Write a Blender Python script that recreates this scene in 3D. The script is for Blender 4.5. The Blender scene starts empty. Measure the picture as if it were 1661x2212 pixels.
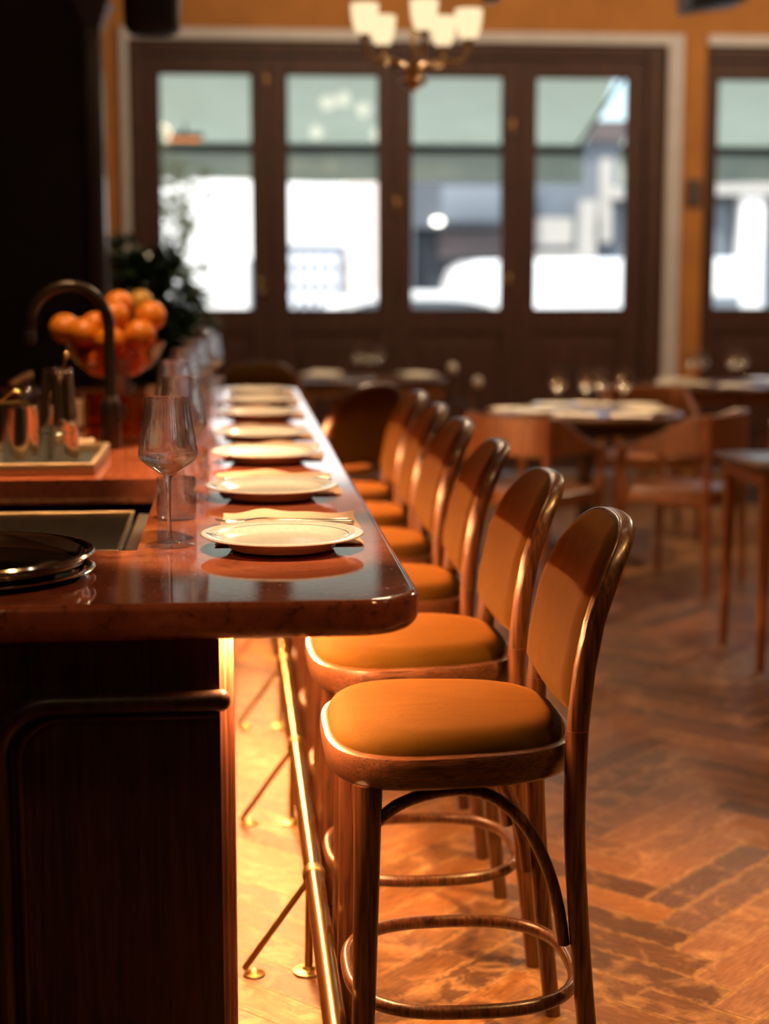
import bpy, bmesh, math, random
from mathutils import Vector, Matrix
random.seed(7)
PI = math.pi
S = bpy.context.scene
COL = S.collection

# ------------------------------------------------------------------ materials
def new_mat(name):
    m = bpy.data.materials.new(name); m.use_nodes = True
    nt = m.node_tree
    return m, nt, nt.nodes['Principled BSDF']

def ramp(nt, fac, stops):
    r = nt.nodes.new('ShaderNodeValToRGB')
    el = r.color_ramp.elements
    while len(el) < len(stops): el.new(0.5)
    for e, (p, c) in zip(el, stops):
        e.position = p; e.color = (c[0], c[1], c[2], 1)
    nt.links.new(fac, r.inputs[0])
    return r.outputs[0]

def coords(nt, scale=(1, 1, 1), kind='Object', rot=(0, 0, 0)):
    tc = nt.nodes.new('ShaderNodeTexCoord'); mp = nt.nodes.new('ShaderNodeMapping')
    mp.inputs['Scale'].default_value = scale; mp.inputs['Rotation'].default_value = rot
    nt.links.new(tc.outputs[kind], mp.inputs[0])
    return mp.outputs[0]

def noise(nt, vec, scale=5, detail=4, rough=.55, dist=0):
    n = nt.nodes.new('ShaderNodeTexNoise')
    n.inputs['Scale'].default_value = scale; n.inputs['Detail'].default_value = detail
    n.inputs['Roughness'].default_value = rough; n.inputs['Distortion'].default_value = dist
    if vec is not None: nt.links.new(vec, n.inputs['Vector'])
    return n.outputs[0]

def bump(nt, b, h, strength=.2, dist=.01):
    k = nt.nodes.new('ShaderNodeBump'); k.inputs['Strength'].default_value = strength
    k.inputs['Distance'].default_value = dist
    nt.links.new(h, k.inputs['Height']); nt.links.new(k.outputs[0], b.inputs['Normal'])

def mix_rgb(nt, fac, a, b, mode='MIX'):
    n = nt.nodes.new('ShaderNodeMix'); n.data_type = 'RGBA'; n.blend_type = mode
    for sock, v in ((n.inputs[0], fac), (n.inputs[6], a), (n.inputs[7], b)):
        if isinstance(v, (int, float)): sock.default_value = v
        elif isinstance(v, tuple): sock.default_value = (*v, 1)
        else: nt.links.new(v, sock)
    return n.outputs[2]

def mth(nt, op, a, b=None):
    n = nt.nodes.new('ShaderNodeMath'); n.operation = op
    for i, v in enumerate((a, b)):
        if v is None: continue
        if isinstance(v, (int, float)): n.inputs[i].default_value = v
        else: nt.links.new(v, n.inputs[i])
    return n.outputs[0]

def plain(name, c, rough=.5, metal=0., var=.18, scale=18, bmp=0., coat=0., spec=.5):
    m, nt, b = new_mat(name)
    v = coords(nt)
    f = noise(nt, v, scale, 4)
    lo = tuple(max(0, x * (1 - var)) for x in c); hi = tuple(min(1, x * (1 + var)) for x in c)
    nt.links.new(ramp(nt, f, [(.3, lo), (.7, hi)]), b.inputs['Base Color'])
    b.inputs['Roughness'].default_value = rough; b.inputs['Metallic'].default_value = metal
    b.inputs['Coat Weight'].default_value = coat; b.inputs['Specular IOR Level'].default_value = spec
    if coat: b.inputs['Coat Roughness'].default_value = .12
    if bmp: bump(nt, b, f, bmp, .004)
    return m

def wood(name, dark, light, axis='Z', scale=26, stretch=.06, rough=.4, coat=.25, bmp=.12, coatr=.18):
    m, nt, b = new_mat(name)
    s = {'X': (stretch, 1, 1), 'Y': (1, stretch, 1), 'Z': (1, 1, stretch)}[axis]
    v = coords(nt, s)
    f = noise(nt, v, scale, 8, .62, .7)
    f2 = noise(nt, v, scale * 6, 3, .6, .2)
    c = ramp(nt, f, [(.28, dark), (.52, tuple((a + q) / 2 for a, q in zip(dark, light))), (.74, light)])
    c2 = mix_rgb(nt, ramp(nt, f2, [(.35, (0, 0, 0)), (.6, (1, 1, 1))]), tuple(x * .55 for x in dark), c)
    nt.links.new(c2, b.inputs['Base Color'])
    b.inputs['Roughness'].default_value = rough
    b.inputs['Coat Weight'].default_value = coat; b.inputs['Coat Roughness'].default_value = coatr
    bump(nt, b, f2, bmp, .002)
    return m

def emit(name, c, s):
    m = bpy.data.materials.new(name); m.use_nodes = True; nt = m.node_tree; nt.nodes.clear()
    o = nt.nodes.new('ShaderNodeOutputMaterial'); e = nt.nodes.new('ShaderNodeEmission')
    e.inputs[0].default_value = (*c, 1); e.inputs[1].default_value = s
    nt.links.new(e.outputs[0], o.inputs[0])
    return m

def glass(name, c=(1, 1, 1), rough=0., ior=1.47):
    m, nt, b = new_mat(name)
    v = coords(nt)
    f = noise(nt, v, 3, 2)
    nt.links.new(ramp(nt, f, [(0, tuple(x * .985 for x in c)), (1, c)]), b.inputs['Base Color'])
    b.inputs['Roughness'].default_value = rough
    b.inputs['IOR'].default_value = ior; b.inputs['Transmission Weight'].default_value = 1
    t = nt.nodes.new('ShaderNodeBsdfTransparent'); g = nt.nodes.new('ShaderNodeBsdfGlossy'); g.inputs[1].default_value = .025
    fr = fresnel(nt, 1.5)
    m2 = nt.nodes.new('ShaderNodeMixShader'); nt.links.new(fr.outputs[0], m2.inputs[0]); nt.links.new(t.outputs[0], m2.inputs[1]); nt.links.new(g.outputs[0], m2.inputs[2])
    mx = nt.nodes.new('ShaderNodeMixShader')
    sp_ = nt.nodes.new('ShaderNodeSeparateXYZ'); tc_ = nt.nodes.new('ShaderNodeTexCoord'); nt.links.new(tc_.outputs['Object'], sp_.inputs[0])
    # the thin foot lets straight light through, the thicker wall bends it
    nt.links.new(mth(nt, 'ADD', .44, mth(nt, 'MULTIPLY', mth(nt, 'LESS_THAN', sp_.outputs[2], .011), .50)), mx.inputs[0])
    nt.links.new(b.outputs[0], mx.inputs[1]); nt.links.new(m2.outputs[0], mx.inputs[2])
    nt.links.new(mx.outputs[0], nt.nodes['Material Output'].inputs[0])
    return m

def fresnel(nt, ior):
    # the same air-to-glass reflectance on either face of a thin wall
    ge = nt.nodes.new('ShaderNodeNewGeometry'); fr = nt.nodes.new('ShaderNodeFresnel')
    k = mth(nt, 'ADD', ior, mth(nt, 'MULTIPLY', ge.outputs['Backfacing'], 1 / ior - ior))
    nt.links.new(k, fr.inputs[0])
    return fr

def thin_glass(name, tint=(1, 1, 1), ior=1.45, gl=(1, 1, 1), rough=0.):
    m = bpy.data.materials.new(name); m.use_nodes = True; nt = m.node_tree; nt.nodes.clear()
    o = nt.nodes.new('ShaderNodeOutputMaterial'); mx = nt.nodes.new('ShaderNodeMixShader')
    t = nt.nodes.new('ShaderNodeBsdfTransparent'); g = nt.nodes.new('ShaderNodeBsdfGlossy')
    fr = fresnel(nt, ior)
    f = noise(nt, coords(nt), 2, 2)
    nt.links.new(ramp(nt, f, [(0, tuple(x * .97 for x in tint)), (1, tint)]), t.inputs[0])
    g.inputs[0].default_value = (*gl, 1); g.inputs[1].default_value = rough
    nt.links.new(fr.outputs[0], mx.inputs[0]); nt.links.new(t.outputs[0], mx.inputs[1]); nt.links.new(g.outputs[0], mx.inputs[2])
    nt.links.new(mx.outputs[0], o.inputs[0])
    return m

def velvet(name, lo, hi):
    m, nt, b = new_mat(name)
    v = coords(nt)
    f = noise(nt, coords(nt, (.6, 1.6, 1)), 11, 6, .65, .8); f2 = noise(nt, v, 420, 2, .6)
    c = ramp(nt, f, [(.3, lo), (.7, hi)])
    c = mix_rgb(nt, .35, c, ramp(nt, f2, [(.3, tuple(x * .7 for x in lo)), (.7, hi)]))
    nt.links.new(c, b.inputs['Base Color'])
    b.inputs['Roughness'].default_value = .85
    b.inputs['Specular IOR Level'].default_value = .06
    b.inputs['Sheen Weight'].default_value = .16; b.inputs['Sheen Roughness'].default_value = .35
    b.inputs['Sheen Tint'].default_value = (1, .40, .05, 1)
    bump(nt, b, f2, .25, .001)
    return m

def marble(name):
    m, nt, b = new_mat(name)
    v = coords(nt)
    f = noise(nt, v, 7, 8, .65, 1.2); f2 = noise(nt, v, 60, 6, .7, .3); f3 = noise(nt, v, 170, 3, .6)
    c = ramp(nt, f, [(.25, (.19, .045, .019)), (.45, (.33, .082, .035)), (.6, (.42, .115, .05)), (.78, (.52, .20, .10))])
    c = mix_rgb(nt, ramp(nt, f2, [(.3, (1, 1, 1)), (.46, (0, 0, 0))]), c, (.1, .028, .014))
    c = mix_rgb(nt, ramp(nt, f2, [(.66, (0, 0, 0)), (.8, (.8, .8, .8))]), c, (.55, .24, .12))
    nt.links.new(c, b.inputs['Base Color'])
    r = ramp(nt, f3, [(.25, (.34, .34, .34)), (.4, (.03, .03, .03))])
    nt.links.new(r, b.inputs['Roughness'])
    b.inputs['IOR'].default_value = 1.8
    b.inputs['Specular IOR Level'].default_value = .5
    bump(nt, b, f2, .03, .002)
    return m

def plate_mat(name):
    m, nt, b = new_mat(name)
    tc = nt.nodes.new('ShaderNodeTexCoord'); sep = nt.nodes.new('ShaderNodeSeparateXYZ')
    nt.links.new(tc.outputs['Object'], sep.inputs[0])
    r = mth(nt, 'SQRT', mth(nt, 'ADD', mth(nt, 'POWER', sep.outputs[0], 2.), mth(nt, 'POWER', sep.outputs[1], 2.)))
    d = mth(nt, 'ABSOLUTE', mth(nt, 'SUBTRACT', r, .1165))
    line = mth(nt, 'LESS_THAN', d, .0007)
    top = mth(nt, 'GREATER_THAN', sep.outputs[2], .012)
    line = mth(nt, 'MULTIPLY', line, top)
    f = noise(nt, tc.outputs['Object'], 130, 3)
    base = ramp(nt, f, [(.35, (.76, .70, .58)), (.65, (.84, .79, .68))])
    nt.links.new(mix_rgb(nt, line, base, (.05, .04, .03)), b.inputs['Base Color'])
    b.inputs['Roughness'].default_value = .18; b.inputs['Coat Weight'].default_value = .5
    return m

def floor_mat(name):
    m, nt, b = new_mat(name)
    at = nt.nodes.new('ShaderNodeAttribute'); at.attribute_name = 'plank'
    sep = nt.nodes.new('ShaderNodeSeparateColor'); nt.links.new(at.outputs['Color'], sep.inputs[0])
    uv = coords(nt, (1.0, 1.0, 1), 'UV')
    gr = noise(nt, coords(nt, (1.2, 14, 1), 'UV'), 4, 8, .65, .5)
    wear = noise(nt, uv, 3.2, 7, .68, .6)
    dirt = noise(nt, coords(nt), 2.3, 5, .6)
    c = ramp(nt, gr, [(.25, (.055, .020, .004)), (.5, (.145, .058, .013)), (.75, (.26, .118, .030))])
    c = mix_rgb(nt, 1.0, c, ramp(nt, sep.outputs[0], [(0, (.42, .37, .33)), (.5, (.95, .90, .84)), (1, (1.7, 1.62, 1.5))]), 'MULTIPLY')
    w2 = mth(nt, 'ADD', wear, mth(nt, 'MULTIPLY', sep.outputs[1], .12))
    c = mix_rgb(nt, ramp(nt, w2, [(.58, (0, 0, 0)), (.76, (.6, .6, .6))]), c, (.56, .32, .15))
    c = mix_rgb(nt, ramp(nt, dirt, [(.36, (.45, .45, .45)), (.55, (0, 0, 0))]), c, (.07, .036, .018))
    nt.links.new(c, b.inputs['Base Color'])
    nt.links.new(ramp(nt, gr, [(.3, (.5, .5, .5)), (.7, (.33, .33, .33))]), b.inputs['Roughness'])
    uvn = nt.nodes.new('ShaderNodeUVMap'); uvn.uv_map = 'Edge'
    sx = nt.nodes.new('ShaderNodeSeparateXYZ'); nt.links.new(uvn.outputs[0], sx.inputs[0])
    def dist_(o, n): return mth(nt, 'MINIMUM', o, mth(nt, 'SUBTRACT', n, o))
    ed = mth(nt, 'MINIMUM', dist_(sx.outputs[0], .49), dist_(sx.outputs[1], .098))
    ed = mth(nt, 'ADD', ed, mth(nt, 'MULTIPLY', mth(nt, 'SUBTRACT', noise(nt, uv, 9, 5, .65), .5), .045))
    c = mix_rgb(nt, ramp(nt, ed, [(.0, (.5, .5, .5)), (.007, (0, 0, 0))]), c, (.50, .30, .15))
    nt.links.new(c, b.inputs['Base Color'])
    h = mth(nt, 'ADD', gr, wear)
    bump(nt, b, h, .35, .004)
    return m

def leaf_mat(name, a, c, transl=.3):
    m = bpy.data.materials.new(name); m.use_nodes = True; nt = m.node_tree
    b = nt.nodes['Principled BSDF']; o = nt.nodes['Material Output']
    col = ramp(nt, noise(nt, coords(nt), 14, 3), [(.3, a), (.7, c)])
    nt.links.new(col, b.inputs['Base Color']); b.inputs['Roughness'].default_value = .32
    t = nt.nodes.new('ShaderNodeBsdfTranslucent'); nt.links.new(col, t.inputs[0])
    mx = nt.nodes.new('ShaderNodeMixShader'); mx.inputs[0].default_value = transl
    nt.links.new(b.outputs[0], mx.inputs[1]); nt.links.new(t.outputs[0], mx.inputs[2]); nt.links.new(mx.outputs[0], o.inputs[0])
    return m

M = {}
M['stool_wood'] = wood('stool_wood', (.055, .018, .007), (.20, .075, .028), 'Z', 30, .05, .34, .35)
M['seat_wood'] = wood('seat_wood', (.06, .02, .008), (.24, .095, .038), 'X', 80, .03, .36, .3)
M['chair_wood'] = wood('chair_wood', (.20, .07, .02), (.38, .15, .05), 'Z', 22, .07, .4, .2)
M['dark_wood'] = wood('dark_wood', (.030, .012, .007), (.085, .032, .016), 'Z', 18, .06, .4, .25)
M['door_wood'] = wood('door_wood', (.040, .012, .006), (.085, .026, .012), 'Z', 16, .06, .6, .0)
M['panel_wood'] = wood('panel_wood', (.035, .012, .007), (.08, .028, .014), 'Z', 20, .05, .45, .12)
M['post_wood'] = wood('post_wood', (.32, .10, .06), (.60, .24, .15), 'Z', 60, .02, .38, .2)
M['table_wood'] = wood('table_wood', (.07, .03, .014), (.19, .085, .04), 'X', 16, .08, .28, .5, .08, .12)
M['velvet'] = velvet('amber_velvet', (.049, .0215, .0014), (.077, .0360, .0034))
M['marble'] = marble('red_marble')
M['plate'] = plate_mat('cream_glaze')
M['linen'] = plain('peach_linen', (.60, .37, .235), .9, 0, .08, 220, .3)
M['white_linen'] = plain('white_linen', (.74, .70, .64), .9, 0, .06, 200, .2)
M['brass'] = plain('brass', (.80, .52, .20), .22, 1, .08, 8)
M['old_brass'] = plain('aged_brass', (.50, .30, .12), .35, 1, .15, 8)
M['satin_brass'] = plain('satin_brass', (.72, .50, .30), .45, 1, .05, 8)
M['steel'] = plain('polished_steel', (.72, .67, .60), .11, 1, .05, 6)
M['brushed'] = plain('brushed_steel', (.55, .50, .44), .32, 1, .1, 30)
M['gold_cutlery'] = plain('champagne_steel', (.78, .66, .50), .16, 1, .05, 10)
M['black_metal'] = plain('black_bronze', (.035, .024, .018), .33, .7, .25, 12)
M['black'] = plain('matt_black', (.006, .006, .007), .7, 0, .2, 6)
M['tray_black'] = plain('black_tray_base', (.006, .006, .006), .12, 0, .2, 6)
M['glass'] = glass('clear_glass')
M['amber_glass'] = thin_glass('amber_glass', (.95, .62, .34), 1.5)
M['bg_glass'] = thin_glass('stemware_glass', (.97, .96, .94), 1.9, rough=.11)
M['pane'] = thin_glass('window_glass', (.96, .98, .97), 1.5)
M['wall'] = plain('ochre_plaster', (.41, .172, .033), .75, 0, .14, 3, .1)
M['dark_wall'] = plain('black_paint', (.010, .009, .009), .7, 0, .2, 4)
M['side_wall'] = plain('brown_plaster', (.14, .07, .03), .8, 0, .15, 3)
M['ceiling'] = plain('ceiling_paint', (.30, .19, .10), .85, 0, .08, 3)
M['trim'] = plain('off_white_paint', (.56, .565, .58), .5, 0, .05, 8)
M['floor'] = floor_mat('worn_parquet')
M['grout'] = plain('floor_filler', (.26, .15, .07), .9, 0, .3, 30)
M['led'] = emit('led_diffuser', (1, .47, .17), 640)
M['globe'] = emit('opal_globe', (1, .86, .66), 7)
M['shade'] = emit('opal_glass_lit', (1, .76, .44), 1.22)
M['plant_in'] = leaf_mat('dark_leaf', (.008, .022, .010), (.02, .055, .022), .12)
M['plant_out'] = leaf_mat('pale_leaf', (.30, .35, .22), (.50, .54, .40), .45)
M['bark'] = plain('bark', (.05, .03, .02), .9, 0, .3, 20, .3)
M['pot'] = plain('dark_clay', (.04, .03, .025), .6, 0, .2, 10)
M['orange'] = plain('orange_peel', (.66, .19, .006), .42, 0, .12, 60, .35)
M['green_orange'] = plain('green_citrus_peel', (.40, .22, .02), .42, 0, .2, 30, .35)
M['stem_green'] = plain('citrus_leaf', (.05, .10, .02), .5)
M['cap'] = plain('pale_highlight', (.55, .53, .48), .35)  # window highlight put into a pale colour, for the side chair posts
M['emblem'] = plain('dark_green_print', (.035, .04, .03), .4)
M['paper'] = plain('cream_card', (.72, .52, .36), .8)
M['street'] = plain('asphalt', (.22, .22, .23), .9, 0, .15, 4)
M['pavement'] = plain('paving', (.42, .40, .38), .9, 0, .1, 6)
M['render_wall'] = plain('pale_render', (.86, .83, .80), .9, 0, .04, 1.5)
M['brick'] = None
M['shop_grey'] = plain('slate_blue_shade', (.075, .085, .10), .7, 0, .1, 1.5)  # shade across the street put into the shopfront colour
M['shop_light'] = plain('blue_grey_shade', (.13, .15, .175), .7, 0, .08, 1.5)  # on the buildings opposite, blue-grey carries their shade
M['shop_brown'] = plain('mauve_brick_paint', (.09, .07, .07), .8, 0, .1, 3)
M['shop_dark'] = plain('shop_shadow', (.022, .028, .036), .5, 0, .2, 2)  # on the shopfront, its shade painted as a near-black tone
M['cream_stone'] = plain('cream_stone', (.36, .34, .31), .8, 0, .06, 3)
M['lattice'] = plain('pale_iron', (.62, .64, .68), .6, 0, .05, 5)
M['window_dark'] = plain('dark_glass', (.10, .12, .15), .15, 0, .2, 2)
M['car_white'] = plain('white_car_paint', (.86, .87, .88), .25, 0, .02, 2, 0, 1.)
M['car_glass'] = plain('car_glass', (.10, .12, .14), .1, 0, .1, 2)
M['rubber'] = plain('tyre_rubber', (.02, .02, .02), .8)
M['street_lamp'] = emit('lit_lamp', (1, .93, .84), 9)
M['awning_bar'] = plain('olive_bar', (.030, .040, .018), .6)
M['heater'] = emit('heater_glow', (1, .28, .06), 1.6)

def brick_mat():
    m, nt, b = new_mat('pale_brick')
    t = nt.nodes.new('ShaderNodeTexBrick'); t.inputs['Scale'].default_value = 4
    t.inputs['Color1'].default_value = (.72, .56, .50, 1); t.inputs['Color2'].default_value = (.78, .66, .60, 1)
    t.inputs['Mortar'].default_value = (.8, .77, .73, 1)
    nt.links.new(coords(nt, (1, 1, 1), 'Object', (PI / 2, 0, 0)), t.inputs[0])
    nt.links.new(t.outputs[0], b.inputs['Base Color']); b.inputs['Roughness'].default_value = .9
    return m
M['brick'] = brick_mat()

def awning_mat():
    m = bpy.data.materials.new('awning_canvas'); m.use_nodes = True; nt = m.node_tree; nt.nodes.clear()
    o = nt.nodes.new('ShaderNodeOutputMaterial')
    d = nt.nodes.new('ShaderNodeBsdfDiffuse'); t = nt.nodes.new('ShaderNodeBsdfTranslucent'); mx = nt.nodes.new('ShaderNodeMixShader')
    c = ramp(nt, noise(nt, coords(nt, (1, 6, 1)), 3, 4), [(.3, (.63, .68, .62)), (.7, (.69, .74, .68))])
    nt.links.new(c, d.inputs[0]); nt.links.new(c, t.inputs[0]); mx.inputs[0].default_value = .52
    nt.links.new(d.outputs[0], mx.inputs[1]); nt.links.new(t.outputs[0], mx.inputs[2]); nt.links.new(mx.outputs[0], o.inputs[0])
    return m
M['awning'] = awning_mat()

# ------------------------------------------------------------------ mesh helpers
def obj(name, bm, mat, parent=None, smooth=True, loc=None, recalc=True):
    if recalc: bmesh.ops.recalc_face_normals(bm, faces=bm.faces[:])
    me = bpy.data.meshes.new(name); bm.to_mesh(me); bm.free()
    if smooth:
        me.polygons.foreach_set('use_smooth', [True] * len(me.polygons))
        try: me.set_sharp_from_angle(angle=math.radians(38))
        except Exception: pass
    o = bpy.data.objects.new(name, me); COL.objects.link(o)
    for mm in (mat if isinstance(mat, (list, tuple)) else [mat]): me.materials.append(mm)
    if parent is not None: o.parent = parent
    if loc is not None: o.location = loc
    return o

def tag(o, label, cat, group=None, kind=None):
    if label: o['label'] = label
    if cat: o['category'] = cat
    if group: o['group'] = group
    if kind: o['kind'] = kind
    return o

def thing(name, label, cat, loc=(0, 0, 0), rotz=0, group=None):
    o = bpy.data.objects.new(name, None); COL.objects.link(o)
    o.location = loc; o.rotation_euler = (0, 0, rotz); o.empty_display_size = .1
    return tag(o, label, cat, group)

def struct(name, bm, mat, parent=None, smooth=False):
    o = obj(name, bm, mat, parent, smooth)
    if parent is None: o['kind'] = 'structure'
    return o

def dup(root, loc, rotz=0, label=None, group=None):
    r = root.copy(); COL.objects.link(r); r.location = loc; r.rotation_euler = (0, 0, rotz)
    if label: r['label'] = label
    if group: r['group'] = group
    for ch in list(root.children):
        c = ch.copy(); COL.objects.link(c); c.parent = r
        for g in list(ch.children):
            d = g.copy(); COL.objects.link(d); d.parent = c
    return r

def box(bm, x0, x1, y0, y1, z0, z1, bev=0, seg=2):
    r = bmesh.ops.create_cube(bm, size=1)
    for v in r['verts']:
        v.co = Vector(((x0 + x1) / 2 + v.co.x * (x1 - x0), (y0 + y1) / 2 + v.co.y * (y1 - y0), (z0 + z1) / 2 + v.co.z * (z1 - z0)))
    if bev:
        es = list({e for v in r['verts'] for e in v.link_edges})
        bmesh.ops.bevel(bm, geom=es, offset=bev, segments=seg, affect='EDGES', profile=.5)
    return bm

def B(*a, **k): return box(bmesh.new(), *a, **k)

def spline(pts, n=8, closed=False):
    P = [Vector(p) for p in pts]; out = []
    N = len(P)
    rng = N if closed else N - 1
    for i in range(rng):
        if closed: a, b, c, d = P[(i - 1) % N], P[i], P[(i + 1) % N], P[(i + 2) % N]
        else: a, b, c, d = P[max(i - 1, 0)], P[i], P[i + 1], P[min(i + 2, N - 1)]
        for k in range(n):
            t = k / n
            out.append(.5 * ((2 * b) + (c - a) * t + (2 * a - 5 * b + 4 * c - d) * t * t + (3 * b - a - 3 * c + d) * t ** 3))
    if not closed: out.append(P[-1])
    return out

def tube(bm, pts, rad, seg=12, closed=False, ref=None, sq=2.0):
    """sweep an ellipse (ra, rb) along pts; rad: number, (ra, rb) or a list of them; ref: direction of ra"""
    P = [Vector(p) for p in pts]; n = len(P)
    rings = []; prev = None
    for i in range(n):
        if closed: t = P[(i + 1) % n] - P[i - 1]
        else: t = P[min(i + 1, n - 1)] - P[max(i - 1, 0)]
        t.normalize()
        if ref is not None: u = Vector(ref)
        elif prev is None: u = Vector((0, 0, 1)) if abs(t.z) < .9 else Vector((1, 0, 0))
        else: u = prev
        u = (u - t * u.dot(t))
        if u.length < 1e-5: u = t.orthogonal()
        u.normalize(); prev = u; w = t.cross(u)
        r = rad[i] if isinstance(rad, list) else rad
        ra, rb = r if isinstance(r, tuple) else (r, r)
        ring = []
        for k in range(seg):
            a = 2 * PI * k / seg; ca, sa = math.cos(a), math.sin(a)
            if sq != 2.0:
                ca = math.copysign(abs(ca) ** (2 / sq), ca); sa = math.copysign(abs(sa) ** (2 / sq), sa)
            ring.append(bm.verts.new(P[i] + u * ra * ca + w * rb * sa))
        rings.append(ring)
    m = n if closed else n - 1
    for i in range(m):
        a, b = rings[i], rings[(i + 1) % n]
        for k in range(seg): bm.faces.new((a[k], a[(k + 1) % seg], b[(k + 1) % seg], b[k]))
    if not closed:
        bm.faces.new(rings[0][::-1]); bm.faces.new(rings[-1])
    return bm

def lathe(bm, prof, seg=40, c=(0, 0, 0), closed=False):
    """prof: (r, z) points; r = 0 allowed at the ends"""
    cx, cy, cz = c; rings = []
    for r, z in prof:
        if r < 1e-6: rings.append([bm.verts.new((cx, cy, cz + z))])
        else: rings.append([bm.verts.new((cx + r * math.cos(2 * PI * k / seg), cy + r * math.sin(2 * PI * k / seg), cz + z)) for k in range(seg)])
    pr = list(zip(rings, rings[1:])) + ([(rings[-1], rings[0])] if closed else [])
    for a, b in pr:
        for k in range(seg):
            k2 = (k + 1) % seg
            f = [a[k % len(a)], a[k2 % len(a)], b[k2 % len(b)], b[k % len(b)]]
            g = []
            for v in f:
                if v not in g: g.append(v)
            if len(g) >= 3: bm.faces.new(g)
    return bm

def smooth_prof(pts, n=5):
    return [(max(0, p.x), p.y) for p in (Vector((q[0], q[1], 0)) for q in [(v.x, v.y) for v in spline([(a, b, 0) for a, b in pts], n)])]

def loft(bm, rings, cap0=True, cap1=True):
    R = [[bm.verts.new(p) for p in r] for r in rings]
    n = len(R[0])
    for a, b in zip(R, R[1:]):
        for k in range(n): bm.faces.new((a[k], a[(k + 1) % n], b[(k + 1) % n], b[k]))
    if cap0: bm.faces.new(R[0][::-1])
    if cap1: bm.faces.new(R[-1])
    return bm

def interp(tab, x):
    if x <= tab[0][0]: return tab[0][1]
    for (a, fa), (b, fb) in zip(tab, tab[1:]):
        if x <= b: return fa + (fb - fa) * (x - a) / (b - a)
    return tab[-1][1]

def sphere(bm, c, r, u=20, v=12, sc=(1, 1, 1)):
    res = bmesh.ops.create_uvsphere(bm, u_segments=u, v_segments=v, radius=r)
    for w in res['verts']: w.co = Vector((c[0] + w.co.x * sc[0], c[1] + w.co.y * sc[1], c[2] + w.co.z * sc[2]))
    return bm

def ordn(i): return ['first', 'second', 'third', 'fourth', 'fifth', 'sixth', 'seventh', 'eighth'][i]

# ------------------------------------------------------------------ camera
F_PX = 3550.0
PHI = math.atan(511 / F_PX); TH = math.atan(333.5 / F_PX * math.cos(PHI)); HC = 1.40
fwd = Vector((math.sin(TH) * math.cos(PHI), math.cos(TH) * math.cos(PHI), -math.sin(PHI)))
rgt = Vector((math.cos(TH), -math.sin(TH), 0)); upv = rgt.cross(fwd)
cd = bpy.data.cameras.new('camera'); cam = bpy.data.objects.new('camera', cd); COL.objects.link(cam)
cam.matrix_world = Matrix(((rgt.x, upv.x, -fwd.x, 0), (rgt.y, upv.y, -fwd.y, 0), (rgt.z, upv.z, -fwd.z, HC), (0, 0, 0, 1)))
cd.sensor_fit = 'VERTICAL'; cd.sensor_height = 36; cd.sensor_width = 27
cd.lens = F_PX / 2212 * 36; cd.clip_start = .05; cd.clip_end = 300
cd.dof.use_dof = True; cd.dof.focus_distance = 2.83; cd.dof.aperture_fstop = 2.0
S.camera = cam

# ------------------------------------------------------------------ room
BZ = .925                     # bar top
WY = 11.5                     # front wall, room side
XL, XR, YB, CZ = -3.6, 6.2, -2.2, 3.7

def herringbone():
    bm = bmesh.new(); uvl = bm.loops.layers.uv.new('UVMap'); cl = bm.loops.layers.float_color.new('plank'); ul2 = bm.loops.layers.uv.new('Edge')
    w = .098; g = .0015
    L = 5 * w
    s = math.sqrt(.5)
    def add(px, py, horiz):
        a, b2 = (L, w) if horiz else (w, L)
        q = [(px + g, py + g), (px + a - g, py + g), (px + a - g, py + b2 - g), (px + g, py + b2 - g)]
        W = [((x - y) * s + .977, (x + y) * s + 3.561) for x, y in q]
        cxm = sum(p[0] for p in W) / 4; cym = sum(p[1] for p in W) / 4
        if not (XL < cxm < XR and YB < cym < WY + .3): return
        if cym > WY - .1: return
        vs = [bm.verts.new((p[0], p[1], .0)) for p in W]
        f = bm.faces.new(vs)
        r1, r2, u0 = random.random(), random.random(), random.random() * 50
        uv = [(0, 0), (L, 0), (L, w), (0, w)] if horiz else [(0, 0), (0, w), (L, w), (L, 0)]
        for l, c in zip(f.loops, uv):
            l[uvl].uv = (u0 + c[0] * 4, u0 * 1.7 + c[1] * 4); l[cl] = (r1, r2, 0, 1); l[ul2].uv = c
    for i in range(-170, 170):
        for j in range(-30, 30):
            # lattice of the 4:1 herringbone
            ox = i * w + j * 2 * L; oy = i * w
            add(ox, oy, True)
            add(ox + 2 * L - w, oy, False)
    return bm
fbm = herringbone()
floor = struct('floor', fbm, M['floor'])
sub = struct('floor_slab', B(XL, XR, YB, WY + .3, -.12, -.0015), M['grout'], floor)

struct('ceiling', B(XL - .1, XR + .1, YB - .1, WY + .35, CZ, CZ + .12), M['ceiling'])
struct('wall_left', B(XL - .12, XL, YB, WY, 0, CZ), M['side_wall'])
struct('wall_right', B(XR, XR + .12, YB, WY, 0, CZ), M['side_wall'])
struct('wall_back', B(XL, XR, YB - .12, YB, 0, CZ), M['side_wall'])
# front wall: solid above the openings, left of them, the pier between and right of them
OPN = [(-.669, 3.043), (3.322, 5.75)]
HEAD = 2.976
bm = bmesh.new()
box(bm, XL, OPN[0][0], WY, WY + .3, 0, CZ)
box(bm, OPN[0][1], OPN[1][0], WY, WY + .3, 0, CZ)
box(bm, OPN[1][1], XR, WY, WY + .3, 0, CZ)
for a, b in OPN: box(bm, a, b, WY, WY + .3, HEAD, CZ)
struct('wall_front', bm, M['wall'])
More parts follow.
